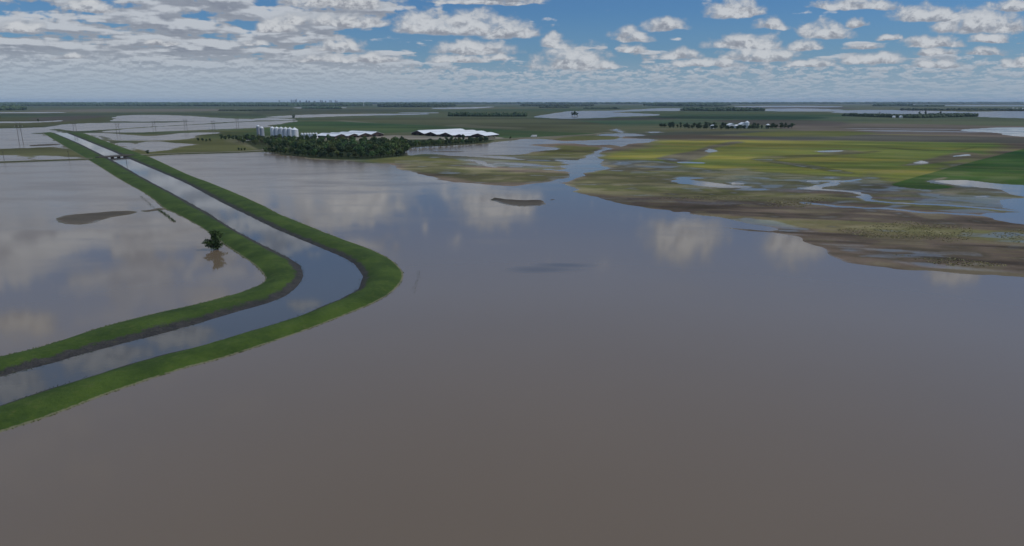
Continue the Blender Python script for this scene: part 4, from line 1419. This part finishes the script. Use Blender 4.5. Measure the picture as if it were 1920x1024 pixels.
def house(name, x, y, W, L, h, rdg, yaw, label, roof='roof_grey', wall='house', group=None):
    X_, Y_ = at(x, y)
    e = empty(name, (X_, Y_, 0), yaw, label=label, cat='house' if name == 'farmhouse' else 'farm building', group=group)
    w, l = W / 2, L / 2
    m = MB().add([(-w, -l, -.3), (w, -l, -.3), (w, l, -.3), (-w, l, -.3), (-w, -l, h), (w, -l, h), (w, l, h), (-w, l, h), (0, -l, rdg - .1), (0, l, rdg - .1)],
                 [(0, 1, 5, 8, 4), (2, 3, 7, 9, 6), (1, 2, 6, 5), (3, 0, 4, 7), (3, 2, 1, 0)])
    b = m.build('wall', M[wall], e)
    o = .5
    sl = (rdg - h) / w
    rv = [(-w - o, -l - o, h - sl * o), (0, -l - o, rdg), (w + o, -l - o, h - sl * o), (-w - o, l + o, h - sl * o), (0, l + o, rdg), (w + o, l + o, h - sl * o)]
    tp = [(a, c, d + .2) for a, c, d in rv]
    MB().add(rv + tp, [(1, 4, 3, 0), (2, 5, 4, 1), (6, 9, 10, 7), (7, 10, 11, 8), (0, 6, 7, 1), (1, 7, 8, 2), (5, 11, 10, 4), (4, 10, 9, 3), (3, 9, 6, 0), (2, 8, 11, 5)]).build('roof', M[roof], e)
    for k in (-.5, .5):
        MB().box((k * W * .5, -l - .04, h * .5), (W * .16, .12, h * .34)).build('window', M['glass'], e)
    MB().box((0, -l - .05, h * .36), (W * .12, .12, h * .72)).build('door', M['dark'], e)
    return e


house('farmhouse', 1370, 240, 16, 12, 7, 10.5, .3, 'white farmhouse at the left end of the right farmstead buildings', 'white_metal')
house('farm_shed', 1383, 240, 13, 24, 5, 7.5, 1.4, 'long low white shed between the farmhouse and the domed bin', 'white_metal')
house('farm_shed', 1392, 240.4, 17, 14, 8.5, 13, .2, 'tall white shed left of the domed bin', 'white_metal')
house('farm_shed', 1337, 240.8, 9, 9, 5, 8, .4, 'small white hut alone among the left belt trees', 'white_metal')
for i, (x, y, yt, w_) in enumerate(((1400, 240.5, 228.5, 7.5),)):
    bin_at('grain_bin', x, y, yt, w_, 'white_metal', 'large bright white bin rising above the right farmstead trees', None)
bin_at('grain_bin', 1439, 241.2, 233.2, 6.5, 'white_metal', 'white bin standing apart at the right of the farmstead', None)
house('farmhouse', 1676, 221.4, 8, 8, 5, 8, .5, 'small pale house, left of two in the distant right trees', 'white_metal')
house('farmhouse', 1689, 221.6, 9, 9, 6, 9, .2, 'bright white house, right of two in the distant right trees', 'white_metal')
for i, (x, y) in enumerate(((1900, 205), (1908, 205.4), (1917, 205.8), (1930, 206))):
    house('farmhouse', x, y, 16, 14, 7, 11, .2 * i, 'tiny white house in the row beyond the right lake', 'white_metal', 'house', 'white houses beyond the right lake')


# ------------------------------------------------------------------ power poles
def h_frame(x, ybase, ytop, label, group, yaw):
    X_, Y_ = at(x, ybase)
    H = (ybase - ytop) * math.hypot(X_, Y_) / FOC * 1.03
    e = empty('power_pylon', (X_, Y_, 0), yaw, label=label, cat='pylon', group=group)
    for s in (-1, 1):
        MB().tube((s * 2.6, 0, -1), (s * 2.2, 0, H), .34, .24, 8).build('pole', M['wood'], e)
    MB().box((0, 0, H * .86), (10.5, .3, .45)).build('crossarm', M['wood'], e)
    b = MB()
    b.tube((-2.45, 0, H * .55), (2.3, 0, H * .8), .1, .1, 5)
    b.tube((2.45, 0, H * .55), (-2.3, 0, H * .8), .1, .1, 5)
    b.build('brace', M['wood'], e)
    for s in (-4.9, 0, 4.9):
        MB().lathe([(.12, H * .86 - 1.9), (.2, H * .86 - 1.2), (.12, H * .86 - .24)], 7, (s, 0, 0)).build('insulator', M['galv'], e)


h_frame(40, 269.5, 239, 'tallest twin pole pylon, standing in the west pond', None, .25)
for x, yb, yt in ((141, 247, 233.5), (222, 252.5, 234), (290, 247.5, 229.5), (349, 246, 226.5), (401, 246, 228.5), (446, 242.5, 223.5)):
    h_frame(x, yb, yt, {141: 'twin pole pylon just north of the canal end', 222: 'twin pole pylon on the bank east of the canal end', 290: 'twin pole pylon third along the line of ponds',
                        349: 'tall twin pole pylon midway along the line of ponds', 401: 'twin pole pylon beside the second last on the pond line', 446: 'last twin pole pylon nearest the silos'}[x], 'twin pole pylons along the ponds', .9)
for x, yb, yt, lab in ((8.5, 304, 288.5, 'single wooden pole on the road at the far left'), (130, 301, 286, 'single wooden pole on the road left of the bridge'), (237.5, 306, 295.5, 'short wooden pole in the canal below the bridge')):
    X_, Y_ = at(x, yb)
    H = (yb - yt) * math.hypot(X_, Y_) / FOC * 1.03
    e = empty('utility_pole', (X_, Y_, 0), .4, label=lab, cat='utility pole')
    MB().tube((0, 0, -1), (0, 0, H), .22, .15, 8).build('pole', M['wood'], e)
    MB().box((0, 0, H * .93), (2.4, .14, .18)).build('crossarm', M['wood'], e)

# ------------------------------------------------------------------ distant city
for i, (x, yt, w_) in enumerate(((524, 190, 1.2), (546.5, 188.8, 1.3), (550, 189.4, 1.0), (554, 189.2, 1.6), (556.5, 187.6, .8), (563, 191, 1.6), (575, 190.6, 2.2), (580, 191.2, 2.0), (601.5, 190.2, 1.4), (604.5, 190.4, 1.3),
                                 (611, 191.4, 1.6), (619, 190, 1.0), (621.5, 190.4, .9), (629, 190.2, 1.4), (632, 191.4, 1.6), (590, 191.6, 2.4))):
    dd = 15500 + random.uniform(-600, 600)
    u_ = (x - 960) / FOC
    cp = math.cos(PITCH)
    X_ = u_ * dd / cp * 1.0
    dirx = px_dir(x, 195)
    sc_ = dd / dirx[1]
    dt = px_dir(x, yt - 2.2)
    H = CAM_H + dt[2] * dd / dt[1]
    wd = w_ * 1.15 * dd / FOC
    e = empty('city_tower', (dirx[0] * sc_, dd, 0), random.uniform(-.4, .4), label='distant city tower block, a thin shape on the hazy skyline', cat='tower block', group='towers of the distant city')
    m = MB().box((0, 0, H * .47), (wd, wd * .8, H * .94)).box((wd * .06, 0, H * .955), (wd * .6, wd * .5, H * .09))
    m.build('facade', M['far_tower'], e)
dirx = px_dir(682, 195)
X_ = dirx[0] * 9000 / dirx[1]
e = empty('water_tower', (X_, 9000, 0), 0, label='tiny white tower on the skyline right of the city', cat='tower')
MB().lathe([(3, -1), (2.4, 42), (5, 46), (5.5, 53), (4, 57), (.5, 58)], 14).build('tank', M['house'], e)

# ------------------------------------------------------------------ drowned weeds and fence line
def tufts(name, pts, h, label, seed):
    r = np.random.default_rng(seed)
    vs, fs = [], []
    for x, y in pts:
        a = r.uniform(0, 6.28)
        w = r.uniform(.08, .22)
        lean = r.normal(size=2) * .3
        hh = h * r.uniform(.4, 1.1)
        b = len(vs)
        vs += [(x - w * math.cos(a), y - w * math.sin(a), -.1), (x + w * math.cos(a), y + w * math.sin(a), -.1), (x + lean[0] + .03, y + lean[1], hh), (x + lean[0] - .03, y + lean[1], hh)]
        fs.append((b, b + 1, b + 2, b + 3))
    tag(MB().add(vs, fs).build(name, M['leaf_dark']), label, 'weeds', None, 'stuff')


def along(line, n_, spread, seed):
    r = np.random.default_rng(seed)
    P = np.array([at(*q) for q in line])
    L = np.concatenate([[0], np.cumsum(np.linalg.norm(np.diff(P, axis=0), axis=1))])
    q = r.uniform(0, L[-1], n_)
    return np.column_stack([np.interp(q, L, P[:, 0]), np.interp(q, L, P[:, 1])]) + r.normal(size=(n_, 2)) * spread


tufts('weeds', along([(775, 549), (780, 535), (786, 514), (788, 507)], 100, .5, 1), .13, 'streak of drowned weeds in the water right of the bend', 1)
tufts('weeds', along([(296, 393), (310, 402), (328, 416)], 420, .5, 2), .5, 'dark line of weeds sticking out left of the inner levee', 2)
tufts('weeds', along([(262, 367), (275, 378), (290, 391)], 120, .5, 3), .3, 'faint line of weeds beside the flooded field track', 3)

M['tuft'] = mat('tall_grass', (0.080, 0.125, 0.026), 0.85, 0.1, 0.5, 0.3)
M['stubble'] = mat('pale_stubble', (0.27, 0.235, 0.11), 0.9, 0.1, 0.4, 0.3)


def clumps(name, pts, size, material, label, cat, seed, z0=0.0, tall=1.0):
    r = np.random.default_rng(seed)
    n = len(pts)
    k = 5
    P = np.repeat(pts, k, 0) + r.normal(size=(n * k, 2)) * np.repeat(size * .4 * np.ones((n, 1)), k, 0)
    a = r.uniform(0, math.pi, n * k)
    w = size * r.uniform(.25, .6, n * k)
    h = size * r.uniform(.4, 1.0, n * k) * tall
    dx_, dy_ = np.cos(a) * w, np.sin(a) * w
    lx, ly = r.normal(size=n * k) * w * .9, r.normal(size=n * k) * w * .9
    v = np.stack([np.stack([P[:, 0] - dx_, P[:, 1] - dy_, np.full(n * k, z0 - .1)], 1), np.stack([P[:, 0] + dx_, P[:, 1] + dy_, np.full(n * k, z0 - .1)], 1),
                  np.stack([P[:, 0] + lx + dx_ * .35, P[:, 1] + ly + dy_ * .35, z0 + h], 1), np.stack([P[:, 0] + lx - dx_ * .35, P[:, 1] + ly - dy_ * .35, z0 + h], 1)], 1).reshape(-1, 3)
    o = np_mesh(name, v, np.arange(4 * n * k).reshape(-1, 4), material)
    tag(o, label, cat, None, 'stuff')


def edge_pts(P, n_, spread, seed):
    r = np.random.default_rng(seed)
    s_ = P[(np.hypot(P[:, 0], P[:, 1]) < 520)]
    i = r.integers(0, len(s_) - 1, n_)
    f = r.random((n_, 1))
    keep = vnoise(s_[i, 0] / 6, s_[i, 1] / 6, 3) > -.25
    return (s_[i] * (1 - f) + s_[i + 1] * f + r.normal(size=(n_, 2)) * spread)[keep]


clumps('grass', np.concatenate([edge_pts(CR[:, :2] * .975 + CR[:, 2:] * .025, 3200, .30, 1), edge_pts(CL[:, :2] * .975 + CL[:, 2:] * .025, 3200, .34, 2)]), .17, M['tuft'], 'tufts of tall grass along the flooded feet of both levees', 'grass', 4)
clumps('weeds', np.concatenate([edge_pts(CR[:, 2:] * .97 + CR[:, :2] * .03, 1500, .5, 5), edge_pts(CL[:, 2:] * .97 + CL[:, :2] * .03, 1700, .6, 6)]), .18, M['leaf_dark'], 'dark weeds along the canal edge of both levees', 'weeds', 7)


def poly_pts(polypx, n_, seed, lam=14.0, thr=0.05):
    r = np.random.default_rng(seed)
    wp = world_poly(polypx)
    lo, hi = wp.min(0), wp.max(0)
    p = lo + (hi - lo) * r.random((n_ * 3, 2))
    k = (sdist(wp, p[:, 0], p[:, 1], 1e4) > 0) & (vnoise(p[:, 0] / (lam * 3), p[:, 1] / lam, 21) + .5 * vnoise(p[:, 0] / 6, p[:, 1] / 3, 22) > thr)
    return p[k][:n_]


clumps('stubble', np.concatenate([poly_pts([(1560, 432), (1700, 415), (1830, 428), (1810, 455), (1680, 458)], 900, 1), poly_pts([(1850, 440), (1960, 425), (2060, 440), (1950, 470)], 300, 2),
                                  poly_pts([(1230, 372), (1420, 366), (1560, 372), (1500, 390), (1300, 385)], 900, 3), poly_pts([(1620, 470), (1760, 480), (1900, 500), (1780, 500)], 240, 4)]), .60,
       M['stubble'], 'pale stubble sprouting in patches on the bare mud', 'stubble', 9, .25, .30)

# ------------------------------------------------------------------ the air
hz = bpy.data.materials.new('haze_air')
hz.use_nodes = True
t = hz.node_tree
t.nodes.clear()
o_ = t.nodes.new('ShaderNodeOutputMaterial')
pv = t.nodes.new('ShaderNodeVolumePrincipled')
pv.inputs['Color'].default_value = (0.62, 0.80, 1.0, 1)
pv.inputs['Density'].default_value = 2.3e-5
pv.inputs['Anisotropy'].default_value = 0.0
t.links.new(pv.outputs[0], o_.inputs['Volume'])
hb = MB().box((0, 0, 64), (71000, 71000, 134)).build('haze', hz)
tag(hb, 'thin blue haze over the whole plain', 'haze', None, 'stuff')
